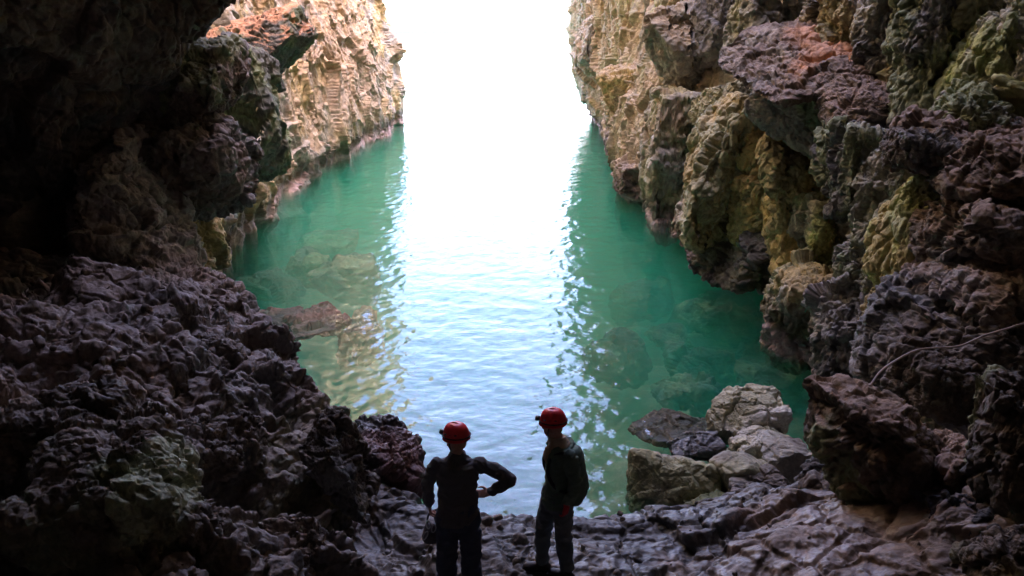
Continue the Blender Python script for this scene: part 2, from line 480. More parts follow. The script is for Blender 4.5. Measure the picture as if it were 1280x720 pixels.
# unseen cave roof, its lip shaped to hold back sky light; the wall behind
ceil = []
for Y, zz in ((-9, 6), (-6, 8.5), (0, 9.5), (6, 10.5), (9, 11.5), (11.5, 12.5), (13, 13.5), (13.8, 16), (14, 22), (14, 42)):
    ceil.append([(x, Y + (0 if abs(x) < 7 else 1.0), zz - .018 * x * x * (1 if zz < 17 else 0) + (.9 if x > 2 else 0)) for x in (-14, -10, -7, -4, -1.5, 1.5, 4, 7, 10, 14)])
roof = sheet('cave_ceiling', ceil, 150, 150, [('crag', 2.4, .8, 43), ('karst', .8, .15, 44)],
             dict(base=['umber', 'plum', 'slate'], s=43, tide=False), M_ROCK, flip=True)
tag(roof, 'unseen rock ceiling over the inner cave, shaped to hold back sky light', 'cave ceiling', kind='structure')
back = [[(x, -8 - .6 * math.cos(x * .3), z) for x in (-12, -8, -4, 0, 4, 8, 12)] for z in (-3, 0, 3, 6, 9, 13)]
bk = sheet('cave_wall', back, 90, 90, [('crag', 2.2, .7, 53)], dict(base=['umber', 'plum'], s=53, tide=False), M_ROCK, flip=True)
tag(bk, 'dark rock wall closing the cave behind the viewer', 'cave wall', kind='structure')

# ------------------------------------------------------------------ left slope in front, floor by the water, seabed
prof = [  # Y, then (X, z) from the wall to the foot
    (14.2, [(-12, 2.8), (-9, 2.6), (-7.4, 2.2), (-6, 1.9), (-5.3, 1.4), (-5.0, .3), (-4.9, -1), (-4.8, -4)]),
    (12.2, [(-12, 3.0), (-9, 2.7), (-7, 2.3), (-5.6, 2.05), (-4.6, 1.8), (-4.1, .9), (-3.9, -.6), (-3.7, -4)]),
    (11,   [(-12, 3.2), (-9, 2.8), (-7, 2.45), (-5.2, 2.2), (-3.9, 1.95), (-3.35, .9), (-3.1, -.6), (-2.9, -4)]),
    (10,   [(-12, 3.4), (-9, 2.9), (-7, 2.5), (-4.8, 2.3), (-3.2, 2.05), (-2.65, 1.3), (-2.45, -.2), (-2.2, -3)]),
    (8.6,  [(-12, 3.8), (-8.5, 3.0), (-6, 2.65), (-4, 2.4), (-2.8, 2.1), (-2.1, 1.5), (-1.85, .3), (-1.6, -1)]),
    (7,    [(-12, 4.0), (-8, 3.3), (-6, 2.9), (-4, 2.5), (-2.6, 2.1), (-1.7, 1.4), (-1.4, .4), (-1.1, -.4)]),
    (5.6,  [(-12, 4.2), (-7.5, 3.6), (-5.5, 3.2), (-3.6, 2.75), (-2.3, 2.2), (-1.45, 1.5), (-1.15, .7), (-.9, -.2)]),
    (4.2,  [(-12, 4.4), (-7, 3.9), (-5, 3.5), (-3.1, 2.9), (-2.0, 2.3), (-1.3, 1.6), (-1.0, .8), (-.8, -.2)]),
    (2,    [(-12, 4.6), (-7, 4.0), (-4.6, 3.6), (-2.8, 3.0), (-1.9, 2.3), (-1.2, 1.6), (-.9, .8), (-.7, -.2)]),
    (-3,   [(-12, 4.6), (-7, 4.0), (-4.6, 3.6), (-2.8, 3.0), (-1.9, 2.3), (-1.2, 1.6), (-.9, .8), (-.7, -.2)])]
def pits(spots):
    def f(V):
        h = 0
        for (p, r, d) in spots:
            q = np.sqrt((((V - np.asarray(p, np.float32)) / np.asarray(r, np.float32)) ** 2).sum(1))
            h = h - d * (1 - sstep(.45, 1.0, q + .25 * fbm(V * 1.7, 3, 401)))
        return h
    return f
slope = sheet('rock_slope', [[(x, Y, z) for (x, z) in pr] for (Y, pr) in prof], 330, 420,
    [('crag', 2.4, .75, 61), ('worn', 1.5, 1.0, 62), ('ledge', .9, .16, 67), ('crag', .6, .16, 64), ('karst', .8, .08, 63)],
    dict(base=['plum', 'umber', 'slate'], s=63, dust=(.24, .18, .145), dust_amt=.65,
         patches=[(at_y(180, 600, 5.1), (.35, 1.3, 1.2), (.19, .19, .10), .6), (at_y(60, 500, 6.5), (1.5, 1.2, 1), 'soil', .5), (at_y(400, 570, 7.5), (.6, 1.5, .8), 'olive', .5)]),
    M_SLOPE, flip=True, wu=[.4, .8, 1.2, 1.4, 1.3, 1.2, .6], wv=[1, 1.2, 1.2, 1.5, 1.6, 1.5, 1.2, .4, .3],
    extra=pits([(at_y(45, 690, 4.3), (.5, .9, .7), .9), (at_y(300, 615, 6.2), (.60, .7, .6), .8), (at_y(205, 600, 6.0), (.4, .5, .4), .6), (at_y(180, 455, 9), (.9, .35, .3), .4),
               (at_y(75, 528, 6.9), (.8, .25, .3), .45), (at_y(30, 465, 8.5), (.4, .5, .4), .4), (at_y(330, 480, 8.4), (.5, .3, .4), .45), (at_y(270, 500, 7.8), (.5, .3, .4), .4),
               (at_y(385, 640, 6.2), (.3, .5, .5), .5), (at_y(370, 510, 8), (.3, .5, .4), .4), (at_y(100, 385, 11), (.8, .3, .25), .3), (at_y(410, 610, 6.8), (.25, .4, .4), .35)]))
tag(slope, 'dark pitted rock slope falling to the water on the left', 'rock slope', kind='structure')

fl = [
    (-6,  [(-4, .6), (-2, .5), (-.5, .6), (1, .8), (2.4, 1.2), (3.6, 1.7), (5, 2.4), (9, 5)]),
    (3,   [(-4, .5), (-2, .4), (-.8, .4), (.6, .55), (2.0, 1.0), (3.2, 1.5), (4.6, 2.2), (9, 5)]),
    (5,   [(-4, .5), (-2, .4), (-.9, .35), (.3, .5), (1.7, .8), (3, 1.25), (4.4, 2.0), (9, 5)]),
    (6.2, [(-4, .5), (-2, .45), (-1, .45), (.2, .6), (1.5, .75), (2.7, 1.1), (4.0, 1.7), (9, 4)]),
    (7,   [(-4, .5), (-2, .45), (-1, .5), (.2, .62), (1.4, .6), (2.5, .9), (3.8, 1.4), (9, 3)]),
    (7.7, [(-4, .4), (-2.2, .4), (-1.2, .42), (0, .52), (1.2, .45), (2.4, .6), (3.7, 1.1), (9, 2)]),
    (8.4, [(-4, .5), (-2.2, .6), (-1.3, .5), (-.2, .2), (1, .1), (2.2, .25), (3.7, .7), (9, 1)]),
    (9.0, [(-4, .3), (-2.2, .35), (-1.3, .1), (-.2, -1.3), (1, -1.2), (2.2, -.5), (3.7, .1), (9, .4)]),
    (10,  [(-4, -1), (-2.2, -1.2), (-1.3, -1.5), (-.2, -2.6), (1, -2.4), (2.2, -1.4), (3.7, -.4), (9, -.2)])]
floor = sheet('cave_floor', [[(x, Y, z) for (x, z) in pr] for (Y, pr) in fl], 320, 280,
    [('crag', 1.5, .20, 73), ('worn', .6, .25, 74), ('karst', .5, .05, 76)],
    dict(base=['wet', 'wet', 'umber'], s=73, dust=(.085, .075, .066), dust_amt=.35, tide=False,
         patches=[(at_z(1010, 700, 1.0), (1.5, 1.5, 1.2), (.20, .135, .10), .95), (at_z(1120, 640, 1.4), (1.3, 2, 1.5), 'soil', .9)]),
    M_WET, flip=False)
tag(floor, 'wet grey rock ledge underfoot turning to brown earth towards the right', 'rock floor', kind='structure')

sb = [(8, -2.2), (10, -2.3), (13, -2.6), (17, -3.1), (24, -4), (35, -5), (60, -6.5), (120, -9)]
seabed = sheet('seabed', [[(x, Y, z + .03 * x * x * (1 if Y < 60 else 0)) for x in (-14, -9, -6, -3, 0, 3, 6, 9, 14)] for (Y, z) in sb], 120, 200,
    [('worn', 2.2, 1.5, 83), ('worn', .9, .9, 84)], dict(base=['cream', 'tan', 'olive'], s=83, tide=False), M_SEABED, flip=False)
tag(seabed, 'pale sandy seabed showing through the green water', 'seabed', kind='structure')

# ------------------------------------------------------------------ the sea
def waves(X, Y):
    P = np.stack([X * .62, Y + .18 * X, np.zeros_like(X)], 1).astype(np.float32)
    Q = np.stack([X * .85 - .25 * Y, Y, np.zeros_like(X)], 1).astype(np.float32)
    h = .010 * fbm(P * .55, 2, 201) + .009 * fbm(P * 1.5, 2, 211) + .0105 * fbm(Q * 3.3, 2, 221) + .0085 * fbm(Q * 7.5, 2, 231)
    return h
def sea_mesh():
    ys = [7.6]
    while ys[-1] < 62:
        ys.append(ys[-1] + max(.05, ys[-1] * .0055))
    ys = np.array(ys + [66, 75, 90, 120, 180, 300, 600, 1200, 3000, 8000, 25000.])
    t = np.linspace(-1, 1, 380)
    V, n = [], len(t)
    for y in ys:
        half = 11 if y < 60 else 11 + (y - 60) * 1.4
        x = t * half
        V.append(np.stack([x, np.full(n, y), np.zeros(n)], 1))
    V = np.concatenate(V)
    fade = 1 - sstep(60, 64, V[:, 1])
    V[:, 2] = waves(V[:, 0], V[:, 1]) * fade
    m = len(ys)
    I = np.arange(n * m).reshape(m, n)
    F = np.stack([I[:-1, :-1], I[:-1, 1:], I[1:, 1:], I[1:, :-1]], -1).reshape(-1, 4)
    # closed body of water: skirt and bottom
    rim = np.concatenate([I[0, :], I[1:, -1], I[-1, -2::-1], I[-2:0:-1, 0]])
    B = V[rim].copy(); B[:, 2] = -12
    off = len(V)
    k = len(rim)
    j = np.arange(k)
    S = np.stack([rim, off + j, off + (j + 1) % k, rim[(j + 1) % k]], 1)
    V = np.concatenate([V, B])
    return V, F, S, off, k
V, F, S, off, k = sea_mesh()
m, nt, bs, N_, L_ = new_mat('sea_water')
nt.nodes.remove(bs)
out = nt.nodes['Material Output']
tc = N_('ShaderNodeTexCoord'); mp = N_('ShaderNodeMapping'); mp.inputs['Scale'].default_value = (.6, 1, 1)
nz = N_('ShaderNodeTexNoise'); nz.inputs['Scale'].default_value = 11; nz.inputs['Detail'].default_value = 2
L_(tc.outputs['Object'], mp.inputs['Vector']); L_(mp.outputs['Vector'], nz.inputs['Vector'])
bp = N_('ShaderNodeBump'); bp.inputs['Strength'].default_value = .7; bp.inputs['Distance'].default_value = .012
L_(nz.outputs['Fac'], bp.inputs['Height'])
fr = N_('ShaderNodeFresnel'); fr.inputs['IOR'].default_value = 1.42
L_(bp.outputs['Normal'], fr.inputs['Normal'])
gl = N_('ShaderNodeBsdfGlossy'); gl.inputs['Roughness'].default_value = .03
L_(bp.outputs['Normal'], gl.inputs['Normal'])
tr = N_('ShaderNodeBsdfTransparent'); tr.inputs['Color'].default_value = (.93, 1, .97, 1)
mx = N_('ShaderNodeMixShader')
L_(fr.outputs[0], mx.inputs[0]); L_(tr.outputs[0], mx.inputs[1]); L_(gl.outputs[0], mx.inputs[2])
L_(mx.outputs[0], out.inputs['Surface'])
va = N_('ShaderNodeVolumeAbsorption'); va.inputs['Color'].default_value = (.05, .62, .40, 1); va.inputs['Density'].default_value = .20
vs = N_('ShaderNodeVolumeScatter'); vs.inputs['Color'].default_value = (.12, .82, .53, 1); vs.inputs['Density'].default_value = .15; vs.inputs['Anisotropy'].default_value = 0
ad = N_('ShaderNodeAddShader')
L_(va.outputs[0], ad.inputs[0]); L_(vs.outputs[0], ad.inputs[1]); L_(ad.outputs[0], out.inputs['Volume'])
M_SEA = m
me = bpy.data.meshes.new('sea_water')
faces = F.tolist() + S.tolist() + [list(range(off + k - 1, off - 1, -1))]
me.from_pydata(V.tolist(), [], faces)
me.polygons.foreach_set('use_smooth', np.array([1] * len(F) + [0] * (len(S) + 1), bool))
me.materials.append(M_SEA)
sea = link(bpy.data.objects.new('sea_water', me))
tag(sea, 'rippled clear green sea water reflecting the bright sky', 'sea', kind='structure')

# ------------------------------------------------------------------ rock parts of the right cliff
RP = dict(parent=right_cliff)
CR = [('crag', 1.1, .38, 0), ('karst', .4, .09, 1)]
KA = [('karst', 1.1, .18, 0), ('worn', .7, .40, 3), ('crag', .5, .10, 1), ('crag', .2, .03, 2)]
CR2 = [('crag', .8, .30, 0), ('flute', .6, .16, 2), ('karst', .3, .06, 1)]
def cl(px, py, Y, r, c, a):
    return (at_y(px, py, Y), r, c, a)
prock('rock_pillar', 832, 205, 25, 62, 185, 3.2, ['grey', 'tan', 'olive'], s=101, sub=6, layers=CR, mat=M_FAR, **RP)
prock('rock_knob', 803, 226, 29, 70, 75, 3, ['tan', 'plum'], s=102, sub=6, layers=CR, mat=M_FAR, **RP)
prock('rock_spur', 868, 262, 21.5, 32, 85, 1.2, ['tan', 'grey'], s=103, sub=5, layers=CR, mat=M_FAR, rot=(0, 14, 0), **RP)
prock('rock_slab', 858, 62, 26, 90, 120, 3, ['grey', 'tan'], s=104, sub=6, layers=CR, mat=M_FAR, rot=(0, -20, 0), **RP)
prock('rock_slab', 800, 108, 33, 90, 70, 3, ['tan', 'ochre'], s=105, sub=6, layers=CR, mat=M_FAR, rot=(10, -25, 0), dust='tan', **RP)
prock('rock_block', 905, 135, 22, 70, 70, 2.5, ['grey', 'olive'], s=106, sub=6, layers=CR, mat=M_FAR, **RP)
prock('rock_block', 745, 60, 47, 50, 110, 5, ['tan', 'grey'], s=171, sub=6, layers=CR, mat=M_FAR, **RP)
prock('rock_block', 775, 160, 40, 40, 60, 4, ['tan', 'plum'], s=172, sub=5, layers=CR, mat=M_FAR, **RP)
prock('rock_pillar', 790, 150, 34, 40, 130, 3, ['tan', 'grey', 'ochre'], s=173, sub=6, layers=CR, mat=M_FAR, **RP)
prock('rock_slab', 905, 20, 25, 80, 120, 3, ['slate', 'grey'], s=174, sub=6, layers=CR, mat=M_FAR, rot=(0, 12, 0), **RP)
prock('rock_ledge', 1008, 74, 16.6, 205, 36, 3.8, ['umber', 'grey', 'plum'], s=107, sub=6, layers=[('crag', .8, .26, 0), ('karst', .35, .1, 1)], rot=(16, -8, 0), dust='soil', dust_amt=.4,
      patches=[cl(1060, 60, 16.2, (1.3, 2, .9), 'orange', .95)], cuts=[((-1, -.2, .7), .62)], **RP)
prock('rock_ledge', 1085, 120, 14.6, 110, 60, 2.2, ['plum', 'umber'], s=175, sub=6, layers=KA, dust='soil', rot=(14, 0, 0), **RP)
prock('rock_slab', 1003, 140, 15.8, 125, 100, 2.6, ['slate', 'grey', 'moss'], s=108, sub=6, layers=[('crag', .9, .16, 0), ('karst', .3, .05, 1)], rot=(8, 24, 20), dust='grey', cuts=[((-1, -.8, -.6), .5)], **RP)
prock('rock_buttress', 900, 215, 18.6, 85, 190, 2.6, ['olive', 'moss', 'ochre'], s=109, sub=6, layers=CR, rot=(0, 12, 0), **RP)
prock('rock_buttress', 950, 225, 17.9, 76, 185, 2.4, ['ochre', 'gold', 'olive'], s=181, sub=6, layers=CR, rot=(0, 6, 0), **RP)
prock('rock_buttress', 995, 240, 17.0, 96, 175, 2.4, ['gold', 'ochre', 'olive'], s=182, sub=6, layers=CR, rot=(0, -10, 0), **RP)
prock('rock_block', 955, 312, 18, 170, 75, 3, ['slate', 'umber', 'olive'], s=183, sub=6, layers=CR, **RP)
prock('rock_block', 1040, 300, 15.4, 80, 110, 1.8, ['moss', 'lime', 'grey'], s=184, sub=6, layers=CR, **RP)
prock('rock_block', 1004, 385, 14.4, 86, 140, 2.2, ['olive', 'grey', 'ochre'], s=110, sub=6, layers=CR, patches=[cl(990, 435, 13.8, (.6, 1, .4), 'pink', .9)], **RP)
prock('rock_pillar', 1058, 425, 12.4, 84, 190, 1.8, ['mauve', 'slate', 'grey'], s=111, sub=6, layers=CR2, patches=[cl(1050, 500, 12, (.6, 1, .45), 'pink', .95)], rot=(0, -8, 0), **RP)
prock('rock_pillar', 1098, 250, 12.8, 62, 160, 1.6, ['moss', 'slate', 'grey'], s=112, sub=6, layers=CR2, **RP)
prock('rock_block', 1090, 345, 12.4, 60, 90, 1.4, ['grey', 'slate', 'moss'], s=185, sub=6, layers=CR2, **RP)
prock('rock_pillar', 1062, 215, 13.8, 56, 130, 1.8, ['slate', 'grey', 'moss'], s=113, sub=6, layers=CR2, **RP)
prock('rock_pillar', 1141, 300, 11.3, 70, 215, 1.4, ['lime', 'olive', 'ochre'], s=114, sub=6, layers=[('flute', .8, .2, 0), ('karst', .3, .05, 1)], rot=(0, 4, 0), **RP)
prock('rock_pillar', 1112, 420, 11.3, 46, 130, 1.2, ['olive', 'slate', 'ochre'], s=186, sub=6, layers=CR2, rot=(0, 10, 0), **RP)
prock('rock_knob', 1152, 190, 11.0, 82, 58, 1.3, ['umber', 'slate'], s=115, sub=6, layers=KA, **RP)
prock('rock_block', 1235, 200, 10.6, 150, 90, 2.6, ['plum', 'umber'], s=187, sub=6, layers=[('karst', .8, .3, 0), ('crag', .45, .14, 1)], dust='soil', rot=(10, 0, 0), **RP)
prock('rock_block', 1245, 285, 10.0, 150, 110, 2.4, ['umber', 'plum', 'slate'], s=116, sub=6, layers=[('karst', .8, .3, 0), ('crag', .45, .14, 1)], dust='soil', dust_amt=.7, **RP)
prock('rock_block', 1230, 365, 9.7, 150, 90, 2.2, ['plum', 'slate', 'mauve'], s=188, sub=6, layers=KA, dust='soil', **RP)
prock('rock_pillar', 1146, 75, 13.6, 56, 210, 1.6, ['slate', 'grey', 'moss'], s=117, sub=6, layers=CR2, **RP)
prock('rock_pillar', 1100, 40, 15.2, 70, 130, 1.8, ['slate', 'olive', 'grey'], s=189, sub=6, layers=CR2, **RP)
prock('rock_pillar', 1232, 95, 12.2, 70, 150, 1.4, ['lime', 'moss', 'grey'], s=118, sub=6, layers=[('flute', .8, .2, 0), ('karst', .3, .05, 1)], rot=(0, 8, 0), **RP)
prock('rock_pillar', 1282, 80, 11.6, 54, 190, 1.5, ['moss', 'grey'], s=119, sub=6, layers=CR2, **RP)
prock('rock_pillar', 1208, 15, 13.4, 60, 120, 1.6, ['olive', 'grey', 'slate'], s=120, sub=6, layers=CR2, **RP)
prock('rock_slab', 1190, 145, 12.6, 60, 60, 1.4, ['grey', 'moss', 'slate'], s=190, sub=6, layers=CR2, rot=(0, 30, 0), **RP)
prock('rock_block', 1212, 150, 11.6, 84, 70, 1.6, ['moss', 'grey', 'slate'], s=191, sub=6, layers=CR2, **RP)
prock('rock_pillar', 1050, 10, 17.5, 70, 90, 2.2, ['ochre', 'olive', 'slate'], s=121, sub=6, layers=CR2, **RP)
prock('rock_pillar', 975, 15, 20.5, 110, 120, 2.6, ['olive', 'slate', 'grey'], s=122, sub=6, layers=CR2, mat=M_FAR, **RP)
prock('rock_block', 1205, 440, 9.4, 230, 130, 2.6, ['slate', 'mauve', 'umber'], s=123, sub=6, layers=KA, **RP)
prock('rock_knob', 1185, 480, 8.4, 88, 72, 1.1, ['umber', 'black'], s=124, sub=6, layers=KA, **RP)

# ------------------------------------------------------------------ rock parts of the left cliff
LP = dict(parent=left_cliff)
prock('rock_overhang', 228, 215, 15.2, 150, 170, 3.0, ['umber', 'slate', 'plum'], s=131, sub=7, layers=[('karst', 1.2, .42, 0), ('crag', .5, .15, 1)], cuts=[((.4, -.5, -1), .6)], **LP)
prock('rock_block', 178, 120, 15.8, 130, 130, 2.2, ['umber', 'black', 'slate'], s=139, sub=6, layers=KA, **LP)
prock('rock_knob', 250, 112, 15.6, 92, 120, 2.2, ['plum', 'mauve', 'moss'], s=132, sub=6, layers=KA, **LP)
prock('rock_buttress', 165, 290, 13.4, 170, 250, 2.6, ['mauve', 'plum', 'grey'], s=133, sub=7, layers=[('karst', 1.0, .40, 0), ('karst', .4, .1, 1)], rot=(0, 0, 0), cuts=[((.75, -.15, .62), .5), ((.5, -.7, .5), .7)], dust='mauve', **LP)
prock('rock_pillar', 248, 325, 16.2, 62, 120, 1.8, ['ochre', 'olive'], s=134, sub=6, layers=CR, **LP)
prock('rock_ledge', 332, 62, 22, 135, 100, 4, ['teal', 'moss', 'slate'], s=135, sub=6, layers=[('crag', .9, .2, 0), ('karst', .3, .05, 1)], rot=(6, -10, 0), dust='orange', dust_amt=.9, cuts=[((.8, -.3, -.9), .45)], mat=M_FAR, **LP)  # orange top and dark green face paint the ledge's light and shade
prock('rock_slab', 315, 135, 20, 85, 180, 3, ['moss', 'teal', 'slate'], s=136, sub=6, layers=CR, mat=M_FAR, **LP)  # dark green colours paint the shade of the recess below the ledge
edge_ = ((-90, 345), (-20, 305), (30, 280), (100, 206), (170, 146), (250, 112), (320, 92), (390, 70))
dark_rows = []
for (py_, pe_) in edge_:
    lean = (390 - py_) / 480
    row = [at_y(pe_ - 420, py_, 9.6 - .4 * lean), at_y(pe_ - 300, py_, 10.6), at_y(pe_ - 190, py_, 11.8), at_y(pe_ - 100, py_, 12.8), at_y(pe_ - 40, py_, 13.6), at_y(pe_, py_, 14.4)]
    e_ = row[-1]
    row += [e_ + np.array([-.5, .9, .1]), e_ + np.array([-1.8, 2.4, .2]), e_ + np.array([-4, 4, .2])]
    dark_rows.append([tuple(p_) for p_ in row])
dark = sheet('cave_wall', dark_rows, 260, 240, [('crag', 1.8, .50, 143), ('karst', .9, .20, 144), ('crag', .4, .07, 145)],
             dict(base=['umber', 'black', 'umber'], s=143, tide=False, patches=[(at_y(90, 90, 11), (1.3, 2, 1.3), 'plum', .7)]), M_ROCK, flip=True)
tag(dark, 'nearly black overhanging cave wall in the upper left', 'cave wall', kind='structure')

# ------------------------------------------------------------------ blocks standing out of the left slope
SP_ = dict(parent=slope, tide=False, mat=M_SLOPE)
prock('rock_block', 170, 645, 4.9, 150, 250, 1.0, ['plum', 'umber', 'moss'], s=141, sub=6, layers=KA, rot=(12, -26, 14), patches=[cl(205, 620, 4.7, (.22, .8, .6), (.36, .37, .22), .85)], **SP_)  # pale grey-green patch paints the light along the ridge's right side
prock('rock_block', 60, 560, 5.4, 150, 120, 1.1, ['plum', 'umber', 'soil'], s=142, sub=6, layers=KA, rot=(0, 10, 0), **SP_)
prock('rock_block', 265, 560, 6.4, 110, 60, .9, ['slate', 'plum'], s=143, sub=6, layers=KA, rot=(8, 4, 0), **SP_)
prock('rock_block', 330, 700, 5.3, 150, 60, .9, ['plum', 'soil'], s=144, sub=6, layers=KA, rot=(8, 6, 0), dust='soil', **SP_)
prock('rock_block', 240, 455, 8.6, 110, 50, 1.0, ['slate', 'plum'], s=145, sub=6, layers=KA, rot=(8, 4, 0), **SP_)
prock('rock_knob', 420, 575, 7.2, 56, 130, .9, ['umber', 'olive', 'slate'], s=146, sub=6, layers=KA, rot=(0, -18, 0), **SP_)

# ------------------------------------------------------------------ boulders (each a thing of its own)
WN = [('worn', .9, .22, 0), ('crag', .5, .08, 1)]
def boulder(px, py, Y, w, h, depth, base, label, s, group='loose boulders at the water edge', **kw):
    kw.setdefault('layers', WN); kw.setdefault('mat', M_BOULDER); kw.setdefault('sub', 5); kw.setdefault('tide', False)
    return prock('boulder', px, py, Y, w, h, depth, base, s=s, label=label, cat='boulder', group=group, **kw)
boulder(840, 600, 9.3, 110, 80, .9, [(.34, .32, .17), 'olive', 'grey'], 'large smooth olive boulder standing alone at the water edge', 151)
boulder(932, 524, 10.9, 96, 62, .9, ['pale', 'pale', 'olive'], 'pale cracked boulder topmost and farthest of the shore pile', 152, layers=[('crag', .6, .16, 0), ('worn', .4, .08, 1)])
boulder(962, 556, 10.2, 92, 46, .8, ['pale', 'olive', 'grey'], 'pale greenish boulder in the middle of the shore pile', 153)
boulder(980, 572, 9.6, 66, 52, .6, ['umber', 'plum', 'grey'], 'dark brown pitted stone lying on the pale boulders', 154)
boulder(930, 602, 9.15, 76, 72, .7, ['olive', 'grey', 'plum'], 'brownish upright slab next to the big olive boulder', 155, rot=(0, -18, 0))
boulder(955, 613, 8.8, 92, 48, .6, ['mauve', 'grey', 'umber'], 'grey flat topped stone leaning on the brownish slab', 156)
boulder(882, 636, 8.9, 66, 46, .5, ['moss', 'olive'], 'small mossy stone tucked under the big olive boulder', 157)
boulder(1022, 598, 8.6, 46, 56, .5, ['umber', 'black'], 'small dark stone squeezed beside the huge brown boulder', 158)
boulder(1040, 626, 7.9, 66, 56, .5, ['black', 'umber'], 'round black stone at the foot of the huge brown boulder', 159)
boulder(842, 538, 11.25, 120, 22, 1.2, ['wet', 'mauve', 'umber'], 'flat wet dark rock barely above the water', 160, mat=M_WET)
boulder(868, 556, 10.4, 66, 26, .6, ['wet', 'slate'], 'low black wet rock between the flat wet rock and the pile', 161, mat=M_WET)
boulder(484, 572, 9.3, 84, 78, 1.0, ['wet', 'red', 'slate'], 'wet dark reddish rock at the foot of the left slope', 162, mat=M_WET, layers=KA, sub=6)
boulder(1098, 566, 7.4, 150, 160, 1.3, ['umber', 'umber', 'moss'], 'huge rounded brown boulder below the rope', 163, group=None, layers=[('karst', .9, .26, 0), ('karst', .25, .05, 1)], sub=6, mat=M_ROCK, dust='soil', dust_amt=.9)
boulder(1275, 590, 6.2, 100, 230, 1.4, ['umber', 'black', 'moss'], 'tall black jagged rock cut off by the right picture edge', 164, group=None, layers=KA, sub=6, mat=M_ROCK)
boulder(1195, 588, 7.2, 90, 90, 1.2, ['soil', 'umber'], 'brown earthy rock step between the huge boulder and the edge rock', 165, group=None, layers=KA, sub=6, mat=M_ROCK, dust='soil')
boulder(1200, 660, 6.3, 90, 110, 1.0, ['black', 'umber'], 'black rock below the brown earthy step', 166, group=None, layers=KA, sub=6, mat=M_ROCK)
boulder(1280, 712, 5.2, 80, 60, .8, ['umber', 'moss', 'ochre'], 'yellow stained rock in the bottom right corner', 167, group=None, layers=KA, sub=5, mat=M_ROCK)

# stones under water near the shore, and the reddish one that breaks the surface
def sunken(px, py, z, w, h, depth, base, label, sd):
    if z < -.35:
        z = z - (.80 if px > 600 else .45); base = ['teal' if b in ('tan',) else ('umber' if b in ('ochre',) else b) for b in base] + ['black']
    c = at_z(px, py, z)
    k = scale_at(c)
    rock('boulder', c, (w * k * 1.15, depth * 1.3, h * k * 1.5), base, mat=M_BOULDER, label=label, cat='boulder', group='sunken boulders in the green water', s=sd, sub=5, tide=False, layers=[('crag', .9, .3, 0), ('worn', .5, .2, 2)])
sunken(400, 405, -.30, 60, 13, 1.4, ['red', 'umber', 'wet'], 'flat reddish rock just breaking the surface left of the bright water', 201)
sunken(340, 404, -.32, 60, 14, 1.0, ['red', 'wet'], 'low purple rock awash against the left slope', 202)
sunken(430, 345, -.9, 80, 34, 1.8, ['olive', 'ochre'], 'olive sunken rock nearest the bright reflection on the left side', 203)
sunken(385, 338, -1.0, 60, 28, 1.6, ['moss', 'teal'], 'dark green sunken rock left of the olive sunken one', 204)
sunken(330, 362, -1.0, 74, 30, 1.8, ['teal', 'moss'], 'broad dark sunken rock close to the ochre cliff foot', 205)
sunken(405, 312, -1.4, 70, 22, 2.0, ['moss', 'olive'], 'farthest sunken rock of those left of the bright water', 206)
sunken(300, 345, -1.2, 40, 20, 1.2, ['olive', 'teal'], 'small sunken rock touching the shadow of the left cliff', 207)
sunken(455, 425, -.6, 46, 40, 1.4, ['olive', 'red'], 'sunken rock behind the wet reddish rock of the left slope', 208)
sunken(897, 396, -.9, 90, 36, 1.5, ['tan', 'olive'], 'large pale brown sunken rock in front of the dark undercut on the right', 209)
sunken(800, 376, -1.3, 64, 30, 1.6, ['teal', 'moss'], 'dark sunken rock nearest the bright reflection on the right side', 210)
sunken(840, 424, -1.0, 54, 24, 1.2, ['olive', 'moss'], 'greenish sunken rock below the dark one on the right', 211)
sunken(880, 455, -.8, 70, 30, 1.2, ['moss', 'teal'], 'wide mossy sunken rock midway to the shore pile', 212)
sunken(945, 440, -.8, 50, 30, 1.0, ['teal', 'olive'], 'sunken rock under the hanging block of the right cliff', 213)
sunken(960, 478, -.6, 70, 30, 1.0, ['moss', 'olive'], 'sunken rock right behind the pale cracked boulder', 214)
sunken(852, 492, -.6, 66, 30, 1.0, ['teal', 'moss'], 'sunken rock behind the flat wet dark rock', 215)
sunken(770, 450, -1.0, 70, 40, 1.4, ['teal', 'moss'], 'sunken rock broken up by the glittering edge of the reflection', 216)

# loose stones lying on the slope and on the floor
def rubble(name, surf, n, box, smin, smax, base, sd, label):
    rg = np.random.default_rng(sd)
    V, N = SURF[surf]
    ok = np.where((N[:, 2] > .75) & (V[:, 0] > box[0]) & (V[:, 0] < box[1]) & (V[:, 1] > box[2]) & (V[:, 1] < box[3]) & (V[:, 2] > .15))[0]
    D, F = ico(3)
    Vs, Fs, off = [], [], 0
    for i in rg.choice(ok, n):
        sc = smin + (smax - smin) * rg.random() ** 3
        dims = rg.uniform(.45, 1.25, 3) * sc
        pl = rg.normal(size=(16, 3)); pl /= np.linalg.norm(pl, axis=1)[:, None]
        r = (np.maximum(D @ pl.T / rg.uniform(.5, .95, 16), 0) ** 22).sum(1) + .02
        R = rotm(*rg.uniform(-180, 180, 3))
        p = (D * (r ** (-1 / 22))[:, None] * dims) @ R.T
        p = p * (1 + .12 * perlin(D * 2.2 + i, 3))[:, None]
        Vs.append(p + V[i] + N[i] * sc * .25); Fs.append(F + off); off += len(D)
    Va, Fa = np.concatenate(Vs).astype(np.float32), np.concatenate(Fs)
    T = paint(Va, vnormals(Va, Fa), base, sd, tide=False)
    ob = link(bpy.data.objects.new(name, raw_mesh(name, Va, Fa, T, M_ROCK)))
    tag(ob, label, 'rubble', kind='stuff')
rubble('rubble', 'rock_slope', 200, (-7, -1.4, 4, 12.5), .015, .10, ['umber', 'plum'], 301, 'loose small stones scattered over the left slope')
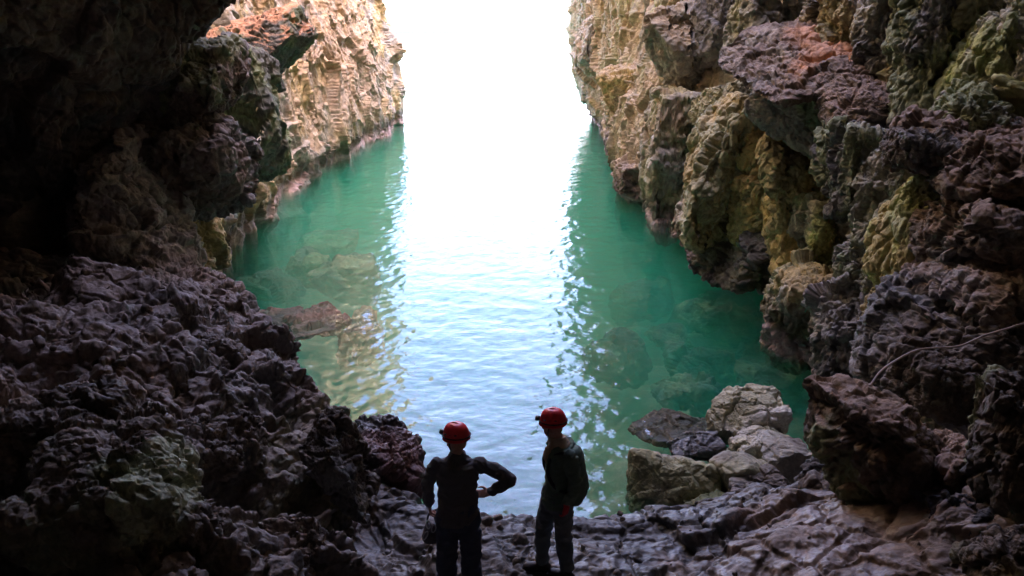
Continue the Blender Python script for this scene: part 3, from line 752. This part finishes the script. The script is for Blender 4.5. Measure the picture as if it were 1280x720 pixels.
rubble('rubble', 'cave_floor', 80, (-1, 4.5, 4.5, 8.6), .012, .075, ['slate', 'plum', 'umber'], 302, 'loose small stones scattered over the rock floor')

# ------------------------------------------------------------------ the old rope on the right wall
def bvh_hit(px, py, obs):
    from mathutils.bvhtree import BVHTree
    o, d = Vector((0, 0, CAM_H)), Vector(ray(px, py)).normalized()
    best = 1e9
    for t in obs:
        h = t.ray_cast(o, d)
        if h[0] is not None:
            best = min(best, h[3])
    return np.array(o + d * best) if best < 1e8 else None
def trees(names):
    from mathutils.bvhtree import BVHTree
    out = []
    for ob in COL.objects:
        if ob.type == 'MESH' and ob.name.split('.')[0] in names and (ob.name != left_cliff.name):
            n = len(ob.data.vertices)
            co = np.empty(n * 3, np.float32); ob.data.vertices.foreach_get('co', co)
            lo = co.reshape(-1, 3) + np.array(ob.location, np.float32)
            if lo[:, 1].min() > 14 or lo[:, 1].max() < 5 or lo[:, 0].max() < 2:
                continue
            k = len(ob.data.polygons[0].vertices)
            ix = np.empty(len(ob.data.loops), np.int32); ob.data.loops.foreach_get('vertex_index', ix)
            out.append(BVHTree.FromPolygons(lo.tolist(), ix.reshape(-1, k).tolist()))
    return out
TR = trees(('rock_block', 'rock_knob', 'rock_pillar', 'boulder'))
pts = []
for px, py in ((1088, 482), (1100, 466), (1120, 449), (1145, 439), (1170, 435), (1200, 431), (1230, 421), (1260, 410), (1300, 397)):
    h = bvh_hit(px, py, TR)
    if h is not None:
        pts.append(h)
# the rope hangs taut between the knobs that stick out: it never dips into hollows
ys = [p[1] for p in pts]
line = []
for i, p in enumerate(pts):
    t = i / (len(pts) - 1)
    line.append(p)
def sweep(points, radius, seg=8):
    A = catmull(np.asarray(points, float), len(points) * 8)
    T = np.gradient(A, axis=0); T /= np.linalg.norm(T, axis=1)[:, None]
    up = np.array([0, 0, 1.0]); R = np.cross(T, up); R /= np.linalg.norm(R, axis=1)[:, None] + 1e-9
    Uv = np.cross(R, T)
    a = np.linspace(0, 2 * np.pi, seg, endpoint=False)
    rr = np.broadcast_to(np.asarray(radius, float), (len(A),))
    V = A[:, None] + rr[:, None, None] * (np.cos(a)[None, :, None] * R[:, None] + np.sin(a)[None, :, None] * Uv[:, None])
    n = len(A)
    I = np.arange(n * seg).reshape(n, seg)
    F = np.stack([I[:-1], np.roll(I[:-1], -1, 1), np.roll(I[1:], -1, 1), I[1:]], -1).reshape(-1, 4)
    return V.reshape(-1, 3), F
def plain(name, color, rough=.7, spec=.3, bump=0, scale=60, metal=0, vary=.25):
    m, nt, bs, N, L = new_mat(name)
    tc = N('ShaderNodeTexCoord')
    nz = N('ShaderNodeTexNoise'); nz.inputs['Scale'].default_value = scale; nz.inputs['Detail'].default_value = 4
    L(tc.outputs['Object'], nz.inputs['Vector'])
    mr = N('ShaderNodeMapRange'); mr.inputs['To Min'].default_value = 1 - vary; mr.inputs['To Max'].default_value = 1 + vary
    L(nz.outputs['Fac'], mr.inputs['Value'])
    mx = N('ShaderNodeMix'); mx.data_type = 'RGBA'; mx.blend_type = 'MULTIPLY'; mx.inputs['Factor'].default_value = 1
    mx.inputs['A'].default_value = (*color, 1)
    L(mr.outputs['Result'], mx.inputs['B']); L(mx.outputs['Result'], bs.inputs['Base Color'])
    bs.inputs['Roughness'].default_value = rough; bs.inputs['Specular IOR Level'].default_value = spec; bs.inputs['Metallic'].default_value = metal
    if bump:
        bp = N('ShaderNodeBump'); bp.inputs['Strength'].default_value = bump; bp.inputs['Distance'].default_value = .004
        L(nz.outputs['Fac'], bp.inputs['Height']); L(bp.outputs['Normal'], bs.inputs['Normal'])
    return m
if len(pts) > 3:
    d = [np.asarray(p) - (np.asarray(p) - np.array([0, 0, CAM_H])) * .022 for p in line]
    # keep the shallowest envelope: smooth the distance along the line
    r0 = np.array([np.linalg.norm(p - np.array([0, 0, CAM_H])) for p in d])
    env = np.array([r0[max(0, i - 1):i + 2].min() for i in range(len(r0))])
    env = np.convolve(np.pad(env, 1, 'edge'), [.25, .5, .25], 'valid')
    d = [np.array([0, 0, CAM_H]) + (p - np.array([0, 0, CAM_H])) * min(1, e / r) for p, e, r in zip(d, env, r0)]
    d = [p + np.array([0, 0, .015 * math.sin(2.3 * i_)]) for i_, p in enumerate(d)]
    Vr, Fr = sweep(d, .0125)
    rope = link(bpy.data.objects.new('rope', raw_mesh('rope', Vr, Fr, None, plain('rope_fibre', (.34, .27, .24), .9, bump=.6, scale=90))))
    tag(rope, 'old pale rope strung along the right rock wall', 'rope')

# ------------------------------------------------------------------ people
def loft(rings, seg=20):
    """rings: (centre, axis-u vector, axis-v vector): closed surface through ellipses, ends capped"""
    a = np.linspace(0, 2 * np.pi, seg, endpoint=False)
    V = [np.asarray(c)[None] + np.cos(a)[:, None] * np.asarray(u)[None] + np.sin(a)[:, None] * np.asarray(v)[None] for c, u, v in rings]
    n = len(rings)
    V = np.concatenate(V + [np.asarray(rings[0][0])[None], np.asarray(rings[-1][0])[None]])
    F = []
    for i in range(n - 1):
        for j in range(seg):
            k = (j + 1) % seg
            F.append((i * seg + j, i * seg + k, (i + 1) * seg + k, (i + 1) * seg + j))
    e0, e1 = n * seg, n * seg + 1
    for j in range(seg):
        k = (j + 1) % seg
        F.append((e0, k, j)); F.append((e1, (n - 1) * seg + j, (n - 1) * seg + k))
    return V, F
def limb(points, radii, seg=14, flat=1.0):
    """a tapering limb through joints, round at both ends"""
    P = np.asarray(points, float); r = np.asarray(radii, float)
    m = (len(P) - 1) * 6 + 1
    A = catmull(P, m); R = np.interp(np.linspace(0, len(P) - 1, m), np.arange(len(P)), r)
    T = np.gradient(A, axis=0); T /= np.linalg.norm(T, axis=1)[:, None]
    ref = np.array([0, 1.0, 0]) if abs(T[0, 1]) < .8 else np.array([1.0, 0, 0])
    rings = []
    for t, sgn, q in ((-.95, -1, .3), (-.6, -1, .8)):
        rings.append((A[0] + T[0] * R[0] * t, T[0], R[0] * q))
    for p, tt, rr in zip(A, T, R):
        rings.append((p, tt, rr))
    for t, q in ((.6, .8), (.95, .3)):
        rings.append((A[-1] + T[-1] * R[-1] * t, T[-1], R[-1] * q))
    out = []
    for c, tt, rr in rings:
        u = np.cross(tt, ref); u /= np.linalg.norm(u); v = np.cross(u, tt)
        out.append((c, u * rr, v * rr * flat))
    return loft(out, seg)
def torso(rows, seg=28):
    """rows: (z, x, y, half width, half depth)"""
    return loft([((x, y, z), (w, 0, 0), (0, d, 0)) for z, x, y, w, d in rows], seg)
def ball(c, r, sub=3, rot=None):
    D, F = ico(sub)
    V = D * np.asarray(r)
    if rot is not None:
        V = V @ rot.T
    return V + np.asarray(c), [tuple(f) for f in F]
def fuse(name, pieces, mat, parent, voxel=.009, folds=0.0, seed=0, smooth=2):
    """join the pieces into one continuous skin"""
    vs, fs, off = [], [], 0
    for V, F in pieces:
        vs.append(np.asarray(V)); fs += [tuple(int(i) + off for i in f) for f in F]; off += len(V)
    vs = np.concatenate(vs)
    me = bpy.data.meshes.new(name)
    me.from_pydata(vs.tolist(), [], fs)
    bm = bmesh.new(); bm.from_mesh(me); bmesh.ops.recalc_face_normals(bm, faces=bm.faces); bm.to_mesh(me); bm.free()
    tmp = bpy.data.objects.new(name, me)
    COL.objects.link(tmp)
    md = tmp.modifiers.new('r', 'REMESH'); md.mode = 'VOXEL'; md.voxel_size = voxel; md.use_smooth_shade = True
    if smooth:
        sm = tmp.modifiers.new('s', 'SMOOTH'); sm.factor = .5; sm.iterations = smooth
    dg = bpy.context.evaluated_depsgraph_get()
    res = bpy.data.meshes.new_from_object(tmp.evaluated_get(dg))
    bpy.data.objects.remove(tmp); bpy.data.meshes.remove(me)
    if folds:
        n = len(res.vertices)
        co = np.empty(n * 3, np.float32); res.vertices.foreach_get('co', co); co = co.reshape(-1, 3)
        no = np.empty(n * 3, np.float32); res.vertex_normals.foreach_get('vector', no); no = no.reshape(-1, 3)
        S = co * np.array([5, 5, 10], np.float32) + .5 * np.stack([perlin(co * 6, seed)] * 3, 1)
        co = co + no * (folds * (ridged(S, 2, seed) - .55))[:, None]
        res.vertices.foreach_set('co', co.ravel())
    res.name = name
    res.materials.clear(); res.materials.append(mat)
    res.polygons.foreach_set('use_smooth', np.ones(len(res.polygons), bool))
    res.update()
    ob = bpy.data.objects.new(name, res)
    COL.objects.link(ob); ob.parent = parent
    return ob
def joined(name, pieces, mat, parent):
    vs, fs, off = [], [], 0
    for V, F in pieces:
        vs += np.asarray(V).tolist(); fs += [tuple(int(i) + off for i in f) for f in F]; off += len(V)
    me = bpy.data.meshes.new(name); me.from_pydata(vs, [], fs)
    bm = bmesh.new(); bm.from_mesh(me); bmesh.ops.recalc_face_normals(bm, faces=bm.faces); bm.to_mesh(me); bm.free()
    me.polygons.foreach_set('use_smooth', np.ones(len(me.polygons), bool)); me.materials.append(mat)
    ob = bpy.data.objects.new(name, me); COL.objects.link(ob); ob.parent = parent
    return ob
M_SKIN = plain('skin', (.42, .22, .16), .55, scale=40)
M_RED = plain('red_helmet_shell', (.78, .035, .045), .42, .4, scale=30, vary=.3)
M_LAMP = plain('lamp_housing', (.03, .03, .035), .4, .5)
M_DARK = plain('dark_jacket_cloth', (.115, .105, .105), .9, bump=.5, scale=120)
M_GREEN = plain('dark_green_jacket_cloth', (.12, .165, .125), .9, bump=.5, scale=120)
M_NAVY = plain('navy_trouser_cloth', (.075, .080, .11), .9, bump=.5, scale=120)
M_JEAN = plain('grey_blue_trouser_cloth', (.13, .145, .15), .9, bump=.5, scale=120)
M_BEIGE = plain('beige_scarf_cloth', (.36, .27, .18), .9, bump=.5, scale=80)
M_BOOT = plain('boot_leather', (.05, .04, .035), .6, bump=.4)
M_SOLE = plain('boot_rubber', (.02, .02, .02), .8)
M_GLOVE = plain('red_glove_fabric', (.50, .04, .05), .8)
M_STRAP = plain('webbing', (.04, .04, .045), .8)
M_METAL = plain('steel', (.5, .5, .5), .35, .5, metal=1)
M_PACK = plain('backpack_nylon', (.09, .13, .092), .75, bump=.5, scale=90)

def head_pieces(c, yaw, pitch=0.0):
    """head looking along +Y before the turn; yaw in degrees, positive = to the picture's left"""
    R = rotm(pitch, 0, yaw)
    c = np.asarray(c)
    t = lambda p: np.asarray(p) @ R.T + c
    out = [ball(c, (.076, .096, .098), 3, R), ball(t((0, .022, -.060)), (.056, .066, .062), 3, R), ball(t((0, .062, -.088)), (.026, .022, .020), 2, R),
           ball(t((0, .096, -.022)), (.013, .020, .022), 2, R), ball(t((0, .086, .002)), (.010, .016, .026), 2, R),
           ball(t((0, .084, -.060)), (.026, .010, .007), 2, R), ball(t((0, .082, -.071)), (.023, .011, .007), 2, R),
           ball(t((0, .080, .022)), (.050, .018, .010), 2, R)]
    for sx in (-1, 1):
        out += [ball(t((sx * .077, -.008, -.018)), (.010, .020, .032), 2, R), ball(t((sx * .043, .062, -.026)), (.022, .020, .018), 2, R),
                ball(t((sx * .032, .081, .002)), (.013, .010, .008), 2, R)]
    return out, R
def hand_pieces(wrist, dirv, palm_n, side, curl=.5, L=.185, spread=.0):
    """palm, four fingers of different lengths and a thumb; dirv: from wrist to fingertips, palm_n: out of the palm, side: +1 thumb on the right of dirv x palm_n"""
    w = np.asarray(wrist, float); d = np.asarray(dirv, float); d /= np.linalg.norm(d)
    n = np.asarray(palm_n, float); n -= d * (n @ d); n /= np.linalg.norm(n)
    x = np.cross(d, n) * side
    out = [loft([(w - d * .01, x * .026, n * .022), (w + d * .02, x * .034, n * .019), (w + d * .06, x * .043, n * .016), (w + d * .092, x * .041, n * .014), (w + d * .1, x * .03, n * .008)], 14)]
    for i, (o, ln) in enumerate(((.032, .070), (.011, .080), (-.011, .074), (-.031, .058))):
        b = w + d * .09 + x * o
        p, pts_, ang = b, [b - d * .015, b], 0
        for q, sg in enumerate((.45, .32, .25)):
            ang += curl * (.55 + .25 * q) + .05 * i
            p = p + (d * math.cos(ang) + n * math.sin(ang)) * ln * sg + x * spread * (1.5 - i) * .01
            pts_.append(p)
        out.append(limb(pts_, [.0095, .0095, .009, .0082, .007], 8))
    b = w + d * .03 + x * .03
    out.append(limb([b, b + d * .028 + x * .022 + n * .008, b + d * .055 + x * .026 + n * .02 * (1 + curl), b + d * .075 + x * .022 + n * .03 * (1 + curl)], [.0135, .012, .0105, .0085], 8))
    return out
def helmet(parent, c, R, lamp_dir=1, label=None):
    c = np.asarray(c)
    t = lambda p: np.asarray(p) @ R.T + c
    seg, rows = 32, 12
    rings = []
    for i in range(rows + 1):
        a = math.pi / 2 * i / rows
        z = .138 * math.sin(a); q = max(.02, math.cos(a) ** .60)
        rings.append((t((0, -.004, .018 + z)), R @ np.array([.103 * q, 0, 0]), R @ np.array([0, .128 * q, 0])))
    rim = [(t((0, .004, .002)), R @ np.array([.104, 0, 0]), R @ np.array([0, .133, 0])), (t((0, .002, .008)), R @ np.array([.106, 0, 0]), R @ np.array([0, .136, 0])), (t((0, -.002, .019)), R @ np.array([.104, 0, 0]), R @ np.array([0, .131, 0]))]
    h = joined('helmet', [loft(rim + rings, seg)], M_RED, parent)
    # ridges on the crown
    rid = []
    for x in (-.045, 0, .045):
        p = [t((x, .128 * math.cos(a) * .80 - .004, .020 + .140 * math.sin(a) * (1 - abs(x) * 1.6))) for a in np.linspace(.5, 2.6, 7)]
        rid.append(limb(p, [.006] * 7, 6))
    joined('ridge', rid, M_RED, h)
    for x in (-.075, .075):
        for y in (-.05, .0, .05):
            joined('vent', [ball(t((x * 1.16, y, .075)), (.012, .014, .006), 2, R)], M_LAMP, h)
    lamp = joined('headlamp', [loft([(t((0, .118, .045)), R @ np.array([.020, 0, 0]), R @ np.array([0, 0, .018])), (t((0, .138, .048)), R @ np.array([.030, 0, 0]), R @ np.array([0, 0, .024])),
        (t((0, .158, .048)), R @ np.array([.031, 0, 0]), R @ np.array([0, 0, .025])), (t((0, .166, .048)), R @ np.array([.027, 0, 0]), R @ np.array([0, 0, .021]))], 16)], M_LAMP, h)
    band = []
    a = np.linspace(0, 2 * np.pi, 33)
    joined('lamp_strap', [limb([t((.107 * math.sin(q), .133 * math.cos(q) - .004, .040)) for q in a], [.006] * 33, 6)], M_STRAP, h)
    joined('chin_strap', [limb([t((sx * .098, .01, .01)), t((sx * .080, .03, -.05)), t((sx * .04, .045, -.105)), t((0, .05, -.118))], [.005] * 4, 6) for sx in (-1, 1)], M_STRAP, h)
    return h
def person(loc, label):
    e = bpy.data.objects.new('person', None); COL.objects.link(e)
    e.location = [float(x) for x in loc]
    return tag(e, label, 'person', 'cavers standing on the rock ledge')
def boot(parent, ankle, heading, h=.16):
    """heading in degrees, 0 = toes away from the viewer, positive = towards the picture's left"""
    a = rad(heading); f = np.array([-math.sin(a), math.cos(a), 0]); r = np.array([math.cos(a), math.sin(a), 0]); up = np.array([0, 0, 1.0])
    k = np.asarray(ankle, float); g = np.array([k[0], k[1], 0.0])
    shaft = loft([(g + up * .05 - f * .01, r * .046, f * .066), (g + up * .10, r * .048, f * .058), (g + up * h, r * .054, f * .060), (g + up * (h + .01), r * .05, f * .055)], 16)
    foot = loft([(g - f * .085 + up * .045, r * .030, up * .03), (g - f * .06 + up * .05, r * .042, up * .042), (g + up * .055, r * .045, up * .048), (g + f * .08 + up * .048, r * .050, up * .040),
                 (g + f * .15 + up * .04, r * .048, up * .032), (g + f * .185 + up * .034, r * .032, up * .024), (g + f * .195 + up * .03, r * .015, up * .014)], 16)
    b = fuse('boot', [shaft, foot], M_BOOT, parent, voxel=.008)
    sole = loft([(g + f * y + up * .011, r * w, up * .014) for y, w in ((-.098, .02), (-.08, .040), (-.03, .044), (.05, .046), (.12, .053), (.17, .046), (.20, .02))], 14)
    joined('sole', [sole], M_SOLE, b)
    return b

# --- left caver: back turned, one hand on the hip, the other hanging
GZ = .62
pl = at_y(575, 733, 6.45)
P1 = person((pl[0], 6.45, GZ), 'person in red helmet and dark clothes with one hand on hip, back turned')
hd, R1 = head_pieces((0, .015, 1.625), 62, -6)
sh_r, el_r, wr_r = (.180, 0, 1.400), (.475, -.045, 1.265), (.285, .02, 1.085)
sh_l, el_l, wr_l = (-.180, 0, 1.395), (-.275, .0, 1.145), (-.275, .10, .915)
body = hd + [limb([(0, .0, 1.44), (0, .005, 1.50), (0, .01, 1.57)], [.066, .056, .054]),
    torso([(.86, 0, 0, .14, .11), (.95, 0, 0, .165, .115), (1.10, 0, .0, .145, .10), (1.28, 0, 0, .145, .10), (1.37, 0, 0, .14, .08), (1.43, 0, 0, .08, .055), (1.46, 0, 0, .05, .04)]),
    limb([sh_r, el_r, wr_r], [.046, .038, .027]), limb([sh_l, el_l, wr_l], [.046, .038, .027]),
    limb([(.095, 0, .90), (.11, .02, .49), (.115, -.015, .09)], [.085, .058, .042]), limb([(-.095, 0, .90), (-.115, .03, .49), (-.125, -.01, .09)], [.085, .058, .042])]
body += hand_pieces(wr_r, (-.55, .45, -.35), (-.55, -.35, .35), 1, .35)
body += hand_pieces(wr_l, (.02, .10, -1), (.9, .2, 0), 1, .95)
fuse('body', body, M_SKIN, P1, voxel=.0075, smooth=1)
helmet(P1, (0, .015, 1.645), R1)
fuse('jacket', [torso([(.80, 0, 0, .185, .145), (.86, 0, 0, .188, .146), (1.0, 0, 0, .178, .132), (1.15, 0, 0, .176, .125), (1.30, 0, -.005, .190, .136), (1.385, 0, -.005, .192, .126), (1.44, 0, 0, .150, .10), (1.485, 0, .005, .085, .075), (1.515, 0, .008, .07, .066)]),
    limb([sh_r, (.34, -.028, 1.345), el_r, (.39, -.02, 1.18), (.315, .01, 1.108)], [.070, .063, .056, .050, .042]),
    limb([sh_l, (-.245, 0, 1.28), el_l, (-.277, .05, 1.03), (-.276, .09, .945)], [.070, .062, .055, .050, .042])], M_DARK, P1, voxel=.009, folds=.034, seed=5)
fuse('trousers', [torso([(.76, 0, 0, .15, .12), (.86, 0, 0, .175, .130), (.96, 0, 0, .172, .128), (1.02, 0, 0, .16, .12)]),
    limb([(.092, 0, .86), (.11, .02, .49), (.115, -.01, .13)], [.112, .095, .088]), limb([(-.092, 0, .86), (-.115, .03, .49), (-.125, -.005, .13)], [.112, .095, .088])], M_NAVY, P1, voxel=.009, folds=.034, seed=6)
boot(P1, (.115, -.015, 0), -8); boot(P1, (-.125, -.01, 0), 12)

# the gear he carries: a small dark bag hanging from the left hand on a strap with a pale buckle
gb = bpy.data.objects.new('gear_bag', None); COL.objects.link(gb)
hw = np.array(P1.location) + np.array([-.265, .115, .80])
gb.location = [float(x) for x in hw]
tag(gb, 'small dark gear bag with metal clips hanging from the left caver\'s hand', 'bag')
fuse('pouch', [loft([((0, .0, -.30), (.06, 0, 0), (0, .05, 0)), ((0, 0, -.28), (.085, 0, 0), (0, .07, 0)), ((0, 0, -.20), (.09, 0, 0), (0, .075, 0)), ((.01, 0, -.13), (.08, 0, 0), (0, .065, 0)), ((.01, 0, -.10), (.05, 0, 0), (0, .04, 0))], 20)], M_DARK, gb, folds=.02, seed=9)
joined('strap', [limb([(-.04, 0, -.12), (-.03, .0, -.03), (0, 0, .02), (.03, 0, -.03), (.05, 0, -.12)], [.010] * 5, 8)], M_STRAP, gb)
def ring(c, rx, rz, r=.0055, tilt=0.0):
    a = np.linspace(0, 2 * np.pi, 17)
    return limb([np.asarray(c) + np.array([rx * math.cos(q) + tilt * math.sin(q) * rz, .0, rz * math.sin(q)]) for q in a], [r] * 17, 6)
for k_, (x_, z_) in enumerate(((-.02, -.06), (.03, -.10), (-.05, -.17))):
    joined('clip', [ring((x_, -.10 if z_ < -.1 else -.085, z_), .019, .045, tilt=.2 * k_)], M_METAL, gb)

# --- right caver: seen from behind and the side, facing the water on the left
GZ2 = .60
pr_ = at_y(694, 716, 6.75)
P2 = person((pr_[0], 6.75, GZ2), 'person in red helmet facing left, green jacket, backpack and a red glove')
hd, R2 = head_pieces((-.045, .02, 1.635), 72, -4)
# near arm hangs on the viewer's side (right of the picture), far arm in front
sh_n, el_n, wr_n = (.10, -.16, 1.40), (.155, -.20, 1.12), (.085, -.17, .90)
sh_f, el_f, wr_f = (-.02, .17, 1.41), (-.03, .22, 1.15), (-.05, .20, .91)
leg_f = [(-.03, .09, .90), (-.115, .09, .49), (-.125, .07, .09)]
leg_n = [(.05, -.07, .90), (.075, -.06, .49), (.105, -.07, .09)]
def turned(rows, ang):
    a = rad(ang); u = np.array([math.cos(a), math.sin(a), 0]); v = np.array([-math.sin(a), math.cos(a), 0])
    return loft([((x, y, z), u * w, v * d) for z, x, y, w, d in rows], 28)
body = hd + [limb([(.03, 0, 1.44), (.0, .008, 1.51), (-.03, .015, 1.58)], [.066, .056, .054]),
    turned([(.86, .01, 0, .14, .11), (.95, .01, 0, .165, .115), (1.10, .02, 0, .145, .10), (1.28, .035, 0, .145, .10), (1.37, .04, 0, .14, .08), (1.43, .03, 0, .08, .055), (1.46, .03, 0, .05, .04)], 72 - 180),
    limb([sh_n, el_n, wr_n], [.052, .040, .027]), limb([sh_f, el_f, wr_f], [.052, .040, .027]), limb(leg_f, [.085, .058, .042]), limb(leg_n, [.085, .058, .042])]
body += hand_pieces(wr_f, (-.10, -.02, -1), (.1, -.9, 0), -1, .5)
fuse('body', body, M_SKIN, P2, voxel=.0075, smooth=1)
helmet(P2, (-.045, .02, 1.655), R2)
fuse('glove', hand_pieces(wr_n, (-.12, .05, -1), (-.6, .7, 0), 1, .55, L=.19) + [limb([np.array(wr_n) + (.005, 0, .05), wr_n], [.036, .032], 12)], M_GLOVE, P2, voxel=.0065, smooth=1)
fuse('jacket', [turned([(.84, .015, 0, .175, .145), (.90, .015, 0, .178, .146), (1.02, .02, 0, .172, .135), (1.16, .03, 0, .175, .13), (1.30, .04, 0, .195, .14), (1.40, .045, 0, .20, .13), (1.455, .04, 0, .15, .10), (1.49, .03, .003, .085, .075), (1.505, .025, .005, .07, .066)], 72 - 180),
    limb([sh_n, (.14, -.19, 1.26), el_n, (.125, -.19, 1.02), (.095, -.175, .945)], [.076, .068, .060, .052, .044]),
    limb([sh_f, (-.025, .2, 1.28), el_f, (-.04, .215, 1.03), (-.048, .203, .945)], [.076, .068, .060, .052, .044])], M_GREEN, P2, voxel=.009, folds=.034, seed=15)
fuse('scarf', [turned([(1.40, .03, 0, .13, .12), (1.44, .025, 0, .125, .115), (1.49, .01, .004, .092, .088), (1.535, -.005, .008, .072, .072)], -108), limb([(-.07, -.05, 1.43), (-.10, -.07, 1.36), (-.105, -.075, 1.30)], [.05, .04, .02])], M_BEIGE, P2, voxel=.009, folds=.02, seed=16)
fuse('trousers', [turned([(.76, .01, 0, .14, .125), (.86, .01, 0, .17, .135), (.96, .015, 0, .168, .132), (1.02, .02, 0, .16, .12)], -108), limb([leg_f[0], leg_f[1], (-.125, .072, .13)], [.102, .080, .070]), limb([leg_n[0], leg_n[1], (.104, -.068, .13)], [.102, .080, .072])], M_JEAN, P2, voxel=.009, folds=.034, seed=17)
boot(P2, (-.125, .07, 0), 80); boot(P2, (.105, -.07, 0), 62)

bp_ = bpy.data.objects.new('backpack', None); COL.objects.link(bp_)
bc = np.array(P2.location) + np.array([.175, -.055, 1.17])
bp_.location = [float(x) for x in bc]
tag(bp_, 'dark green backpack worn by the person facing left', 'backpack')
a72 = 162
def pk(rows):
    a = rad(-15); u = np.array([math.cos(a), math.sin(a), 0]); v = np.array([-math.sin(a), math.cos(a), 0])
    return loft([(np.array((x, 0, z)), u * d, v * w) for z, x, w, d in rows], 24)
fuse('pack_body', [pk([(-.30, -.02, .08, .05), (-.27, .0, .12, .085), (-.14, .02, .145, .105), (.04, .01, .14, .085), (.18, -.01, .12, .07), (.24, -.02, .10, .05), (.26, -.02, .05, .03)])], M_PACK, bp_, folds=.018, seed=21)
fuse('top_flap', [pk([(.13, -.01, .125, .080), (.19, -.015, .13, .085), (.25, -.025, .11, .065), (.275, -.03, .06, .035)])], M_PACK, bp_, folds=.01, seed=22)
joined('shoulder_strap', [limb([(-.04, -.09, .22), (-.14, -.10, .27), (-.235, -.085, .21), (-.27, -.09, .06), (-.20, -.11, -.08), (-.07, -.10, -.16)], [.017] * 6, 8, .5)], M_STRAP, bp_)
joined('shoulder_strap', [limb([(-.04, .09, .22), (-.14, .14, .27), (-.26, .13, .21), (-.30, .12, .06), (-.24, .12, -.08), (-.07, .10, -.16)], [.017] * 6, 8, .5)], M_STRAP, bp_)
